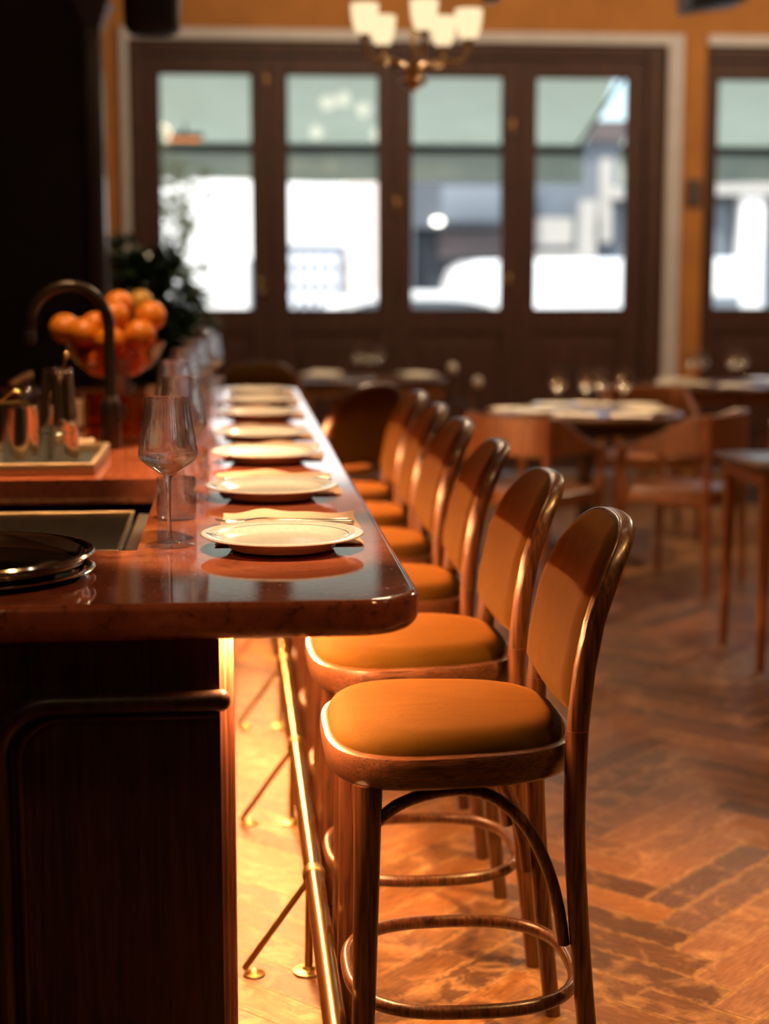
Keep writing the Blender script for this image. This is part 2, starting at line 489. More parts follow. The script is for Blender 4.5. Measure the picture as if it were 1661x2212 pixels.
# black partition behind the bar, with a dark timber post at its end
struct('wall_partition', B(XL, -.668, 8.0, 8.12, 0, CZ), M['dark_wall'])
bm = B(-.668, -.585, 7.98, 8.14, 0, 2.56, bev=.008)
box(bm, -.655, -.598, 7.965, 7.98, .2, 2.5, bev=.006)
for dz, e in ((2.56, .012), (2.60, .028), (2.64, .045)): box(bm, -.668 - e, -.585 + e, 7.98 - e, 8.14 + e, dz, dz + .04, bev=.008)
box(bm, -.668, -.585, 7.98, 8.14, 2.68, CZ)
struct('trim_1', bm, M['dark_wood'])
# white architraves
bm = bmesh.new()
box(bm, -.722, -.669, WY - .035, WY, 0, 3.05, bev=.006)
box(bm, -.722, 3.148, WY - .037, WY, HEAD, 3.05, bev=.006)
box(bm, 3.043, 3.148, WY - .035, WY, 0, 3.05, bev=.006)
box(bm, 3.09, 3.148, WY - .05, WY - .03, 0, 3.05, bev=.006)
struct('trim_2', bm, M['trim'])
bm = bmesh.new()
box(bm, 3.322, 5.9, WY - .037, WY, HEAD, 3.05, bev=.006)
box(bm, 5.80, 5.9, WY - .035, WY, 0, 3.05, bev=.006)
struct('trim_3', bm, M['trim'])
# timber frames of the two openings
def frame_of(a, b, l, r):
    bm = bmesh.new()
    y0, y1 = WY + .02, WY + .2
    box(bm, a, a + l, y0, y1, 0, HEAD, bev=.01)
    box(bm, b - r, b, y0, y1, 0, HEAD, bev=.01)
    box(bm, a + l, b - r, y0, y1, 2.88, HEAD, bev=.01)
    box(bm, a + l, b - r, y0 - .012, y0 + .02, 2.93, HEAD, bev=.006)
    return bm
struct('trim_4', frame_of(OPN[0][0], OPN[0][1], .088, .135), M['door_wood'])
struct('trim_5', frame_of(OPN[1][0], OPN[1][1], .035, .05), M['door_wood'])

def leaf(name, x0, x1, g0, g1, hinge=(), knobs=(), z0=1.155, z1=2.765):
    """a bifold leaf between x0 and x1 with a pane between g0 and g1"""
    y0, y1 = WY + .05, WY + .105
    bm = bmesh.new()
    e = .0
    box(bm, x0 + e, g0, y0, y1, .012, 2.875, bev=.006)
    box(bm, g1, x1 - e, y0, y1, .012, 2.875, bev=.006)
    box(bm, g0, g1, y0, y1, z1, 2.875, bev=.006)
    box(bm, g0, g1, y0, y1, 1.00, z0, bev=.006)
    box(bm, g0, g1, y0, y1, .012, .22, bev=.006)
    box(bm, g0, g1, y0 + .018, y1 - .018, .22, 1.00)
    box(bm, g0 + .07, g1 - .07, y0 + .006, y1 - .03, .29, .93, bev=.011)
    for a, b, c, d in ((g0, g1, z0, z0 + .016), (g0, g1, z1 - .016, z1), ): box(bm, a, b, y0 - .006, y0 + .01, c, d, bev=.003)
    o = struct(name, bm, M['door_wood'])
    p = obj('glass_pane', B(g0, g1, y0 + .022, y0 + .028, z0, z1), M['pane'], o, False)
    for hx, hz in hinge:
        obj('hinge', tube(bmesh.new(), [(hx, y0 - .012, hz - .055), (hx, y0 - .012, hz - .05), (hx, y0 - .012, hz + .05), (hx, y0 - .012, hz + .055)],
                          [.008, .0115, .0115, .008], 10), M['old_brass'], o)
    for kx, kz in knobs:
        b2 = lathe(bmesh.new(), [(0, 0), (.012, 0), (.009, .012), (.009, .02), (.021, .028), (.024, .038), (.018, .048), (0, .051)], 18)
        bmesh.ops.rotate(b2, verts=b2.verts[:], cent=(0, 0, 0), matrix=Matrix.Rotation(PI / 2, 3, 'X'))
        bmesh.ops.translate(b2, verts=b2.verts[:], vec=(kx, y0, kz))
        obj('door_knob', b2, M['brass'], o)
    return o
leaf('door_1', -.581, .281, -.458, .153, hinge=((.262, 2.72),), knobs=((.215, 1.36), (.232, 1.295)))
leaf('door_2', .281, 1.147, .41, 1.026)
leaf('door_3', 1.147, 2.016, 1.268, 1.893, hinge=((1.155, 1.88), (1.965, 2.42), (1.952, 1.35)))
leaf('door_4', 2.016, 2.906, 2.139, 2.776)
leaf('door_5', 3.359, 4.15, 3.43, 4.08)
leaf('door_6', 4.15, 4.93, 4.22, 4.86)
leaf('door_7', 4.93, 5.70, 5.0, 5.63)

# small dark plaque on the pier
def at_wall(px, py, Y):
    a = (px - 830.5) / F_PX; b = -(py - 1106) / F_PX
    d = fwd + a * rgt + b * upv
    t = Y / d.y
    return Vector((d.x * t, Y, HC + d.z * t))
p0 = at_wall(1481, 448, WY); p1 = at_wall(1514, 388, WY)
t = thing('wall_plaque', 'small dark framed panel on the ochre pier between the doors', 'wall panel', (p0.x, WY, p0.z))
w, h = p1.x - p0.x, p1.z - p0.z
bm = bmesh.new()
for a in ((0, w, 0, .014), (0, w, h - .014, h), (0, .014, .014, h - .014), (w - .014, w, .014, h - .014)): box(bm, a[0], a[1], -.022, -.001, a[2], a[3], bev=.003)
obj('frame', bm, M['dark_wood'], t)
obj('face', B(.014, w - .014, -.012, -.001, .014, h - .014), M['shop_brown'], t, False)

# ------------------------------------------------------------------ bar: cabinet
bar = thing('bar_counter_base', 'dark timber bar base with a raised moulding, brick-red rounded corner and lit underside', 'bar', (0, 0, 0))
PY = 2.515; PX = -.004; EY = 2.455; BYE = 6.98
bm = bmesh.new()
# end panel field + long front panel + return
box(bm, -1.0, -.024, EY, EY + .05, 0, .866)
obj('end_panel', bm, M['panel_wood'], bar, False)
bm = bmesh.new(); R = .032
ring = []
# quarter round corner with shallow vertical reeds
N = 28
for z in (0, .866):
    r_ = []
    for k in range(N + 1):
        a = -PI / 2 + (PI / 2) * k / N
        rr = R * (1 + .035 * math.cos(k / N * 2 * PI * 5))
        r_.append((PX - R + rr * math.cos(a), PY + R + rr * math.sin(a), z))
    r_ += [(PX - .012, PY + R + .012, z), (PX - R, PY + R + .012, z)]
    ring.append(r_)
loft(bm, ring); obj('corner_post', bm, M['post_wood'], bar)
bm = B(PX - .03, PX, PY + R, BYE, .0, .866)
obj('front_panel', bm, M['post_wood'], bar, False)
obj('far_end_panel', B(-1.0, PX, BYE - .03, BYE, 0, .866), M['panel_wood'], bar, False)
# raised moulding: runs in from the right, turns down at the left
pts = [(-.022, EY - .012, .761), (-.06, EY - .012, .761), (-.27, EY - .012, .761)]
for k in range(9):
    a = PI / 2 + PI / 2 * k / 8
    pts.append((-.275 + .085 * math.cos(a), EY - .012, .676 + .085 * math.sin(a)))
pts += [(-.36, EY - .012, .5), (-.36, EY - .012, .01)]
bm = tube(bmesh.new(), pts, [(.016, .0165)] * len(pts), 14, ref=(0, 1, 0))
sphere(bm, (-.022, EY - .012, .761), .0165, 14, 8, (.9, 1, 1))
obj('moulding', bm, M['panel_wood'], bar)
pts2 = [(-.030, EY - .004, .737), (-.26, EY - .004, .737)]
for k in range(9):
    a = PI / 2 + PI / 2 * k / 8
    pts2.append((-.262 + .066 * math.cos(a), EY - .004, .671 + .066 * math.sin(a)))
pts2 += [(-.328, EY - .004, .5), (-.328, EY - .004, .01)]
obj('moulding_bead', tube(bmesh.new(), pts2, .006, 10, ref=(0, 1, 0)), M['panel_wood'], bar)
led = obj('light_strip', B(PX + .014, PX + .032, EY + .012, BYE - .05, .852, .857), M['led'], bar, False)
led['label'] = 'warm glowing light strip'
obj('strip_channel', B(PX + .010, PX + .036, EY + .008, BYE - .04, .857, .8664), M['old_brass'], bar, False)

# countertop with the sink opening cut out
CT0 = .867
def rect_round(x0, x1, y0, y1, rad, nn=8):
    """rad: radii for corners (x1,y0),(x1,y1),(x0,y1),(x0,y0), ccw from (x1,y0)"""
    out = []
    for (cx, cy, a0, r) in ((x1, y0, -PI / 2, rad[0]), (x1, y1, 0, rad[1]), (x0, y1, PI / 2, rad[2]), (x0, y0, PI, rad[3])):
        sx = -1 if cx == x1 else 1; sy = 1 if cy == y0 else -1
        for k in range(nn + 1):
            a = a0 + PI / 2 * k / nn
            out.append((cx + sx * r + r * math.cos(a), cy + sy * r + r * math.sin(a)))
    return out
CX0, CX1, CY0, CY1 = -.98, .282, 2.372, 7.05
HX0, HX1, HY0, HY1 = -.70, -.168, 2.858, 3.885
bm = bmesh.new()
def crings():
    n = 8; rr = .024; out = []
    seq = [(CT0, .006 + .012)]
    for k in range(7):   # lower roll
        a = -PI / 2 + PI / 2 * k / 6
        seq.append((CT0 + .026 + .026 * math.sin(a), .026 - .026 * math.cos(a)))
    for k in range(7):
        a = PI / 2 * k / 6
        seq.append((BZ - .011 + .011 * math.sin(a), .011 - .011 * math.cos(a)))
    return seq
rings = []
for z, ins in crings()[1:]:
    rings.append([(x, y, z) for x, y in rect_round(CX0 + ins, CX1 - ins, CY0 + ins, CY1 - ins, [max(.012, .10 - ins), max(.012, .10 - ins), .012, .012])])
def cring(z, ins): return [(x, y, z) for x, y in rect_round(CX0 + ins, CX1 - ins, CY0 + ins, CY1 - ins, [max(.012, .10 - ins), max(.012, .10 - ins), .012, .012])]
rings = [cring(CT0, .030), cring(CT0, .028)] + rings + [cring(BZ, .0125), cring(BZ, .014)]
loft(bm, rings, cap0=False, cap1=False)
bm.verts.ensure_lookup_table()
n = len(rings[0])
def holed(z, outer):
    inner = [bm.verts.new((x, y, z)) for x, y in rect_round(HX0, HX1, HY0, HY1, [.006] * 4, 3)]
    es = [bm.edges.get((outer[k], outer[(k + 1) % n])) for k in range(n)]
    es += [bm.edges.new((inner[k], inner[(k + 1) % len(inner)])) for k in range(len(inner))]
    bmesh.ops.triangle_fill(bm, edges=es, use_beauty=True)
    return inner
vv = list(bm.verts)
lo = vv[:n]; hi = vv[(len(rings) - 1) * n:len(rings) * n]
i0 = holed(rings[0][0][2], lo); i1 = holed(BZ, hi)
m_ = len(i0)
for k in range(m_): bm.faces.new((i0[k], i0[(k + 1) % m_], i1[(k + 1) % m_], i1[k]))
top = obj('bar_countertop', bm, M['marble'])
tag(top, 'polished red stone bar top with rounded corner, running to the windows', 'countertop')

# ice well below the opening
sk = thing('ice_well', 'dark steel ice well with a bright rim sunk into the red bar top', 'sink', ((HX0 + HX1) / 2, (HY0 + HY1) / 2, .60))
cx, cy = (HX0 + HX1) / 2, (HY0 + HY1) / 2
bx0, bx1, by0, by1 = -.69 - cx, -.232 - cx, 3.24 - cy, 3.77 - cy
bm = bmesh.new(); zr = .262
tk = .004
box(bm, bx0, bx1, by0, by1, .0, .006)
box(bm, bx0, bx1, by1, by1 + tk, 0, zr); box(bm, bx0, bx1, by0 - tk, by0, 0, zr)
box(bm, bx1, bx1 + tk, by0 - tk, by1 + tk, 0, zr); box(bm, bx0 - tk, bx0, by0 - tk, by1 + tk, 0, zr)
obj('basin', bm, M['brushed'], sk, False)
obj('rim', B(bx0 - .004, bx1 + .006, by1 - .002, by1 + .014, zr - .010, zr + .002, bev=.003), M['satin_brass'], sk)
obj('rim', B(bx0 - .004, bx1 + .006, by0 - .014, by0 + .002, zr - .010, zr + .002, bev=.003), M['satin_brass'], sk)
obj('lid', B(bx0 + .002, bx1 - .002, by0 + .004, by1 - .004, zr - .135, zr - .128, bev=.002), M['rubber'], sk)
shelf = obj('ledge', B(bx1 + .01, HX1 - cx, HY0 - cy, HY1 - cy, zr - .03, zr - .02), M['brushed'], sk, False)

# foot rail
rail = thing('foot_rail', 'brass foot rail on struts along the foot of the bar', 'foot rail', (0.152, 2.42, 0))
RX, RZ = 0, .205
bm = tube(bmesh.new(), [(0, 0, RZ), (0, 3.58, RZ)], .0195, 20); obj('rail_tube', bm, M['brass'], rail)
bm = sphere(bmesh.new(), (0, 0, RZ), .024, 16, 10, (1, .6, 1)); obj('end_cap', bm, M['brass'], rail)
sup = None
for k in range(4):
    yy = 3.17 + .925 * k - 2.42
    if sup is None:
        bm = tube(bmesh.new(), [(-.012, 0, .006), (-.008, 0, RZ - .01)], .0085, 12)
        sup = obj('support_post', bm, M['old_brass'], rail)
        bm = lathe(bmesh.new(), [(0, 0), (.030, 0), (.032, .002), (.031, .005), (.014, .008), (.011, .014), (0, .014)], 24, (-.012, 0, 0))
        for q in range(3):
            a = 2 * PI * q / 3 + .5
            sphere(bm, (-.012 + .021 * math.cos(a), .021 * math.sin(a), .0065), .0035, 8, 6)
        f1 = obj('flange', bm, M['old_brass'], sup)
        bm = tube(bmesh.new(), [(-.012, 0, RZ - .012), (-.142, 0, .012)], .0065, 12); f2 = obj('strut', bm, M['old_brass'], sup)
        bm = lathe(bmesh.new(), [(0, 0), (.022, 0), (.023, .003), (.010, .007), (0, .014)], 20, (-.122, 0, 0)); f3 = obj('flange', bm, M['old_brass'], sup)
        bm = tube(bmesh.new(), [(0, -.015, RZ), (0, -.012, RZ), (0, .012, RZ), (0, .015, RZ)], [.0200, .0232, .0232, .0200], 20); f4 = obj('collar', bm, M['old_brass'], sup)
        sup.location.y = yy
    else:
        c = sup.copy(); COL.objects.link(c); c.location.y = yy
        for ch in list(sup.children):
            d = ch.copy(); COL.objects.link(d); d.parent = c

# ------------------------------------------------------------------ bar stools
XC = [(.66, .195), (.76, .203), (.85, .220), (.93, .250), (.98, .279), (1.02, .303)]
def xcur(z): return interp(XC, z)
def outline(a, b, n=3.1, N=56):
    out = []
    for k in range(N):
        t = 2 * PI * k / N; c, s = math.cos(t), math.sin(t)
        x = math.copysign(abs(c) ** (2 / n), c) * a; y_ = math.copysign(abs(s) ** (2 / n), s) * b
        y_ *= 1 - .09 * (x / a) - .02
        out.append((x, y_))
    return out
def make_stool():
    r = thing('bar_stool', 'x', 'bar stool')
    # seat ring
    rings = []
    for z, ins in ((.580, .014), (.582, .008), (.588, .004), (.612, .0), (.628, .0), (.634, .002), (.637, .007), (.637, .014)):
        rings.append([(x, y, z) for x, y in outline(.214 - ins, .226 - ins)])
    fr = obj('seat_frame', loft(bmesh.new(), rings), M['seat_wood'], r)
    rings = []
    for q in range(9):
        a = PI / 2 * q / 8
        ins = .013 + .060 * (1 - math.cos(a)) ** 1.1
        rings.append([(x, y, .633 + .037 * math.sin(a) ** .85) for x, y in outline(.214 - ins, .226 - ins)])
    rings.append([(x * .5, y * .5, .675) for x, y in outline(.16, .17)])
    cu = obj('seat_cushion', loft(bmesh.new(), rings, False, True), M['velvet'], r)
    # front legs
    for s in (-1, 1):
        pts = [(-.148, s * .178, .584), (-.151, s * .181, .42), (-.156, s * .184, .2), (-.162, s * .188, .0)]
        obj('leg', tube(bmesh.new(), spline(pts, 4), [(.0240 - .007 * i / 12, .0240 - .007 * i / 12) for i in range(13)], 16, ref=(1, 0, 0), sq=2.6), M['stool_wood'], r)
    # rear legs, up to the back
    for s in (-1, 1):
        pts = [(.195, s * .180, .665), (.193, s * .180, .5), (.203, s * .182, .33), (.218, s * .185, .16), (.236, s * .188, .0)]
        obj('leg', tube(bmesh.new(), spline(pts, 4), [(.0185 - .003 * i / 16, .0185 - .003 * i / 16) for i in range(17)], 16, ref=(1, 0, 0), sq=2.5), M['stool_wood'], r)
    # bent back frame
    W, zt, z0, nn = .183, .990, .80, 3.0
    pts = []
    for z in (.655, .69, .73, .77): pts.append((xcur(z), -W + (.003 if z < .7 else 0), z))
    K = 30
    for k in range(K + 1):
        a = PI * k / K; c, s_ = math.cos(a), math.sin(a)
        y_ = -math.copysign(abs(c) ** (2 / nn), c) * W; z = z0 + (zt - z0) * abs(s_) ** (2 / nn)
        pts.append((xcur(z), y_, z))
    for z in (.77, .73, .69, .655): pts.append((xcur(z), W - (.003 if z < .7 else 0), z))
    # a little forward hollow in plan
    pts = [Vector((x + .012 * (1 - (y_ / W) ** 2) * max(0, min(1, (z - .7) / .2)), y_, z)) for x, y_, z in pts]
    bf = obj('back_frame', tube(bmesh.new(), pts, [(.0185 - .002 * f_, .0155 - .005 * f_) for f_ in [max(0, min(1, (p.z - .80) / .17)) for p in pts]], 14, ref=(1, 0, 0), sq=2.4), M['stool_wood'], r)
    pts_i = [Vector((p.x - .010, p.y * 1.045, z_)) for p, z_ in [(p, .70 + (p.z - .70) * 1.022 if p.z > .70 else p.z) for p in pts] if p.z > .695]
    obj('inner_bead', tube(bmesh.new(), pts_i, .0045, 10), M['stool_wood'], bf)
    # pad
    bm = bmesh.new()
    NU, NV = 22, 26; Wp, zb, ztp = .189, .700, .998
    def half(z):
        if z <= z0: return Wp
        return Wp * max(0, 1 - ((z - z0) / (ztp - z0)) ** nn) ** (1 / nn)
    fr_, bk_ = [], []
    for j in range(NV + 1):
        tz = j / NV; z = zb + (ztp - zb) * (1 - (1 - tz) ** 1.35)
        w_ = max(half(z), .02)
        rf, rb = [], []
        for i in range(NU + 1):
            u = -1 + 2 * i / NU; y_ = u * w_
            ed = min(1, (1 - abs(u)) * w_ / .03, (z - zb + .001) / .025, (ztp - z + .001) / .03); ed = math.sqrt(max(0, ed))
            x = xcur(z) + .012 * (1 - (y_ / W) ** 2) * max(0, min(1, (z - .7) / .2))
            zz = z - .012 * (1 - u * u) * (1 - tz) ** 3
            rf.append(bm.verts.new((x - .012 - .018 * ed, y_, zz))); rb.append(bm.verts.new((x + .006 + .010 * ed, y_ * .93, zz)))
        fr_.append(rf); bk_.append(rb)
    for j in range(NV):
        for i in range(NU):
            bm.faces.new((fr_[j][i], fr_[j][i + 1], fr_[j + 1][i + 1], fr_[j + 1][i]))
            bm.faces.new((bk_[j][i], bk_[j + 1][i], bk_[j + 1][i + 1], bk_[j][i + 1]))
    for i in range(NU):
        bm.faces.new((fr_[0][i], bk_[0][i], bk_[0][i + 1], fr_[0][i + 1])); bm.faces.new((fr_[NV][i], fr_[NV][i + 1], bk_[NV][i + 1], bk_[NV][i]))
    for j in range(NV):
        bm.faces.new((fr_[j][0], fr_[j + 1][0], bk_[j + 1][0], bk_[j][0])); bm.faces.new((fr_[j][NU], bk_[j][NU], bk_[j + 1][NU], fr_[j + 1][NU]))
    pad = obj('back_pad', bm, M['velvet'], r)
    pp = [Vector((xcur(zb) - .012 + .0, u * Wp * .98, zb - .012 * (1 - u * u) + .001)) for u in [-1 + 2 * k / 16 for k in range(17)]]
    obj('piping', tube(bmesh.new(), pp, .0035, 8), M['velvet'], pad)
    # side arches, front arch, foot ring
    for s in (-1, 1):
        A = [(-.135, .515), (-.10, .543), (-.05, .561), (.01, .567), (.065, .549), (.115, .500), (.150, .43), (.170, .36), (.180, .295)]
        pts = spline([(x, s * .172, z) for x, z in A], 4)
        obj('arched_brace', tube(bmesh.new(), pts, (.0115, .0105), 12, ref=(0, 1, 0)), M['stool_wood'], r)
    A = [(-.165, .40), (-.155, .47), (-.125, .53), (-.07, .562), (0, .570), (.07, .562), (.125, .53), (.155, .47), (.165, .40)]
    obj('arched_brace', tube(bmesh.new(), spline([(-.140, y_, z) for y_, z in A], 4), (.0105, .0105), 12), M['stool_wood'], r)
    ringp = []
    for k in range(64):
        t = 2 * PI * k / 64; c, s_ = math.cos(t), math.sin(t); n_ = 2.7
        ringp.append((.027 + math.copysign(abs(c) ** (2 / n_), c) * .198, math.copysign(abs(s_) ** (2 / n_), s_) * .194, .192))
    obj('foot_ring', tube(bmesh.new(), ringp, (.0125, .0105), 12, closed=True, ref=(0, 0, 1)), M['stool_wood'], r)
    return r
stool = make_stool()
ST = [(.360, 2.747, 0), (.362, 3.345, .02), (.360, 3.985, -.02), (.362, 4.592, .015), (.362, 5.145, -.01), (.362, 5.690, .03)]
for i, (x, y, a) in enumerate(ST):
    lab = ['amber velvet bar stool nearest the camera, its whole seat and legs in view',
           'second amber velvet bar stool from the camera, its seat just behind the nearest one',
           'third amber velvet bar stool from the camera along the bar',
           'fourth amber velvet bar stool from the camera along the bar',
           'fifth amber velvet bar stool from the camera along the bar',
           'sixth amber velvet bar stool along the bar, just before the dark turned one'][i]
    if i == 0: o = stool; o.location = (x, y, 0); o.rotation_euler.z = a; o['label'] = lab; o['group'] = 'bar stools along the bar'
    else: o = dup(stool, (x, y, 0), a, lab, 'bar stools along the bar')
dup(stool, (.342, 6.36, 0), math.radians(-47), 'turned bar stool with a shadowed back at the far corner of the bar', 'bar stools along the bar')
dup(stool, (.145, 7.42, 0), math.radians(92), 'dark bar stool facing the far end of the bar, beyond the last plate', 'bar stools along the bar')

# ------------------------------------------------------------------ place settings
def plate_bm():
    prof = [(0, .003), (.082, .003), (.086, 0), (.092, 0), (.094, .004), (.100, .009), (.120, .0175), (.1395, .0215), (.1425, .0235), (.142, .0260), (.138, .0268),
            (.118, .0228), (.110, .0195), (.098, .0135), (.085, .0110), (.04, .0102), (0, .0100)]
    return lathe(bmesh.new(), prof, 72)
def emblem_bm():
    bm = bmesh.new()
    def leafp(x, y, L, w, a):
        pts = []
        for k in range(9):
            t = k / 8; pts.append((t * L, w * math.sin(PI * t)))
        for k in range(7, 0, -1):
            t = k / 8; pts.append((t * L, -w * math.sin(PI * t)))
        vs = []; vt = []
        for px, py in pts:
            X = x + px * math.cos(a) - py * math.sin(a); Y = y + px * math.sin(a) + py * math.cos(a)
            r = math.hypot(X, Y); z = .0232 + (r - .118) / (.138 - .118) * .0040
            vs.append(bm.verts.new((X, Y, z))); vt.append(bm.verts.new((X, Y, z + .0003)))
        bm.faces.new(vt); bm.faces.new(vs[::-1]); n_ = len(vs)
        for k in range(n_): bm.faces.new((vs[k], vs[(k + 1) % n_], vt[(k + 1) % n_], vt[k]))
    leafp(-.135, .006, .020, .0016, -.25); leafp(-.128, -.006, .018, .001, -.5); leafp(-.126, -.012, .016, .0008, .2); leafp(-.133, .0, .014, .0008, -.9)
    return bm
def napkin_bm(seed):
    rnd = random.Random(seed); bm = bmesh.new(); NX, NY = 34, 26
    W, D = .262, .325; ph = [rnd.random() * 6 for _ in range(6)]
    topv, bot = [], []
    for j in range(NY + 1):
        v = j / NY; rt, rb = [], []
        for i in range(NX + 1):
            u = i / NX
            x = (u - .5) * W + .004 * math.sin(9 * v + ph[0]) * (u - .5) * 2
            y = (v - .5) * D + .006 * math.sin(5 * u + ph[1]) * v
            f = max(0, (v - .72) / .28) ** 1.4
            z = .0008 + f * (.011 + .0045 * math.sin(2 * PI * u * 1.1 + ph[2]) + .002 * math.sin(2 * PI * u * 2.6 + ph[3]))
            z = max(z, .0006)
            rb.append(bm.verts.new((x, y, z))); rt.append(bm.verts.new((x, y, z + .0022 + .0006 * f * math.sin(20 * u + ph[4]))))
        topv.append(rt); bot.append(rb)
    for j in range(NY):
        for i in range(NX):
            bm.faces.new((topv[j][i], topv[j][i + 1], topv[j + 1][i + 1], topv[j + 1][i])); bm.faces.new((bot[j][i], bot[j + 1][i], bot[j + 1][i + 1], bot[j][i + 1]))
    for i in range(NX):
        bm.faces.new((bot[0][i], bot[0][i + 1], topv[0][i + 1], topv[0][i])); bm.faces.new((bot[NY][i], topv[NY][i], topv[NY][i + 1], bot[NY][i + 1]))
    for j in range(NY):
        bm.faces.new((bot[j][0], topv[j][0], topv[j + 1][0], bot[j + 1][0])); bm.faces.new((bot[j][NX], bot[j + 1][NX], topv[j + 1][NX], topv[j][NX]))
    return bm
def bar_strip(bm, st):
    """st: (x, y, z, halfwidth, halfthick) stations along x"""
    rings = []
    for x, y, z, w_, t_ in st:
        rings.append([(x, y + w_ * c, z + t_ * s_) for c, s_ in [(math.cos(2 * PI * k / 10), math.sin(2 * PI * k / 10)) for k in range(10)]])
    return loft(bm, rings)
def fork_bm():
    bm = bmesh.new()
    bar_strip(bm, [(.105, 0, .004, .004, .0022), (.103, 0, .004, .0072, .0026), (.06, 0, .0045, .0056, .0024), (.0, 0, .0065, .0034, .0019), (-.03, 0, .009, .003, .0018),
                   (-.042, 0, .009, .006, .0014), (-.052, 0, .0078, .0105, .0012), (-.062, 0, .0062, .0115, .0011)])
    for k in range(4):
        yy = -.0093 + .0062 * k
        bar_strip(bm, [(-.060, yy, .0065, .0021, .0011), (-.075, yy, .0048, .0017, .001), (-.092, yy, .0052, .0014, .0009), (-.106, yy, .0085, .0006, .0006)])
    return bm
def knife_bm():
    bm = bmesh.new()
    bar_strip(bm, [(.110, 0, .004, .003, .003), (.107, 0, .004, .006, .0034), (.05, 0, .004, .0056, .0034), (.015, 0, .004, .0045, .003), (.008, 0, .0038, .004, .002),
                   (0, 0, .003, .009, .0009), (-.06, 0, .003, .0095, .0008), (-.095, .003, .003, .007, .0007), (-.115, .006, .003, .001, .0005)])
    return bm
def wine_bm():
    o = [(0, 0), (.040, 0), (.0445, .0012), (.0442, .0022), (.030, .0040), (.014, .0075), (.0065, .014), (.0044, .026), (.0038, .05), (.0037, .08), (.0040, .103), (.0050, .114), (.0080, .123),
         (.020, .1325), (.036, .1435), (.046, .1515), (.0510, .158), (.0527, .1645), (.0520, .172), (.0490, .190), (.0455, .212), (.0415, .238), (.0388, .262)]
    outer = [(r, z) for r, z in o]
    i_ = [(.0385, .2632), (.0378, .2622), (.0403, .238), (.0443, .212), (.0478, .190), (.0507, .172), (.0513, .165), (.0496, .1592), (.0445, .1535), (.0345, .1458), (.018, .1358), (.006, .1285), (0, .1275)]
    return lathe(bmesh.new(), outer + i_, 56)
def tumbler_bm():
    o = [(0, .0008), (.024, .0008), (.031, .002), (.0365, .007), (.0388, .014), (.0392, .03), (.0388, .06), (.0385, .0815)]
    i_ = [(.0380, .0822), (.0374, .0815), (.0377, .06), (.0380, .03), (.0374, .017), (.034, .0105), (.026, .008), (0, .0075)]
    return lathe(bmesh.new(), o + i_, 48)

SET = [(.085, 2.848), (.083, 3.518), (.090, 4.212), (.088, 4.754), (.097, 5.471), (.103, 6.049), (.103, 6.543)]
GL = [(-.113, 2.900), (-.105, 3.485), (-.143, 4.179), (-.134, 4.842), (-.120, 5.545), (-.080, 6.169), (-.108, 6.657)]
wh = ['nearest the camera', 'second from the camera', 'third from the camera', 'fourth from the camera', 'fifth from the camera', 'sixth from the camera', 'farthest, at the end of the row']
nap0 = [napkin_bm(11), napkin_bm(23), napkin_bm(37)]
protos = {}
for i, (x, y) in enumerate(SET):
    z = BZ + .001
    # napkin
    if i < 3: nk = obj('napkin', nap0[i], M['linen'])
    else: nk = protos['nap'][i % 3].copy(); COL.objects.link(nk)
    protos.setdefault('nap', []).append(nk) if i < 3 else None
    nk.location = (x + .019, y + .200 - .005 * i, z); nk.rotation_euler.z = (-.03, .04, -.02, .03, 0, -.04, .02)[i]
    tag(nk, 'folded peach napkin under the bar plate ' + wh[i], 'napkin', 'napkins on the bar')
    zp = z + .0035
    if i == 0:
        pl = obj('dinner_plate', plate_bm(), M['plate']); protos['plate'] = pl
        em = obj('rim_emblem', emblem_bm(), M['emblem'], pl); em['label'] = 'small dark sprig print on the rim'
        pl.location = (x, y, zp); tag(pl, '', 'plate', 'dinner plates along the bar'); pl['label'] = 'cream dinner plate on the bar, ' + wh[i]
    else: pl = dup(protos['plate'], (x, y, zp), .0, 'cream dinner plate on the bar, ' + wh[i])
    fx, fy, fz = x - .002 + .0, y + .262 - .01 * i, z + .0045
    if i == 0:
        fk = obj('fork', fork_bm(), M['gold_cutlery']); kn = obj('table_knife', knife_bm(), M['gold_cutlery']); protos['fk'], protos['kn'] = fk, kn
    else:
        fk = protos['fk'].copy(); kn = protos['kn'].copy(); COL.objects.link(fk); COL.objects.link(kn)
    fk.location = (fx + .012, fy + .008, fz); fk.rotation_euler = (0, 0, .02); fk.scale = (1.22, 1.1, 1.1)
    kn.location = (fx + .014, fy - .022, fz - .001); kn.rotation_euler = (0, 0, .05); kn.scale = (1.2, 1.1, 1.1)
    tag(fk, 'slim metal fork on the napkin behind the plate ' + wh[i], 'fork', 'forks on the bar')
    tag(kn, 'slim metal knife beside the fork behind the plate ' + wh[i], 'knife', 'knives on the bar')
for i, (x, y) in enumerate(GL):
    if i == 0:
        g = obj('wine_glass', wine_bm(), M['glass']); tg = obj('water_tumbler', tumbler_bm(), M['glass'])
        protos['wg'], protos['tg'] = g, tg
    else:
        g = protos['wg'].copy(); tg = protos['tg'].copy(); COL.objects.link(g); COL.objects.link(tg)
    g.location = (x, y, BZ + .0005); tg.location = (x + .002 + (.01 if i % 2 else 0), y + .325 - .03 * (i > 0), BZ + .0005)
    tag(g, 'empty angular wine glass on the bar, ' + wh[i], 'wine glass', 'wine glasses along the bar')
    tag(tg, 'low clear water tumbler on the bar, ' + wh[i], 'tumbler', 'water tumblers along the bar')

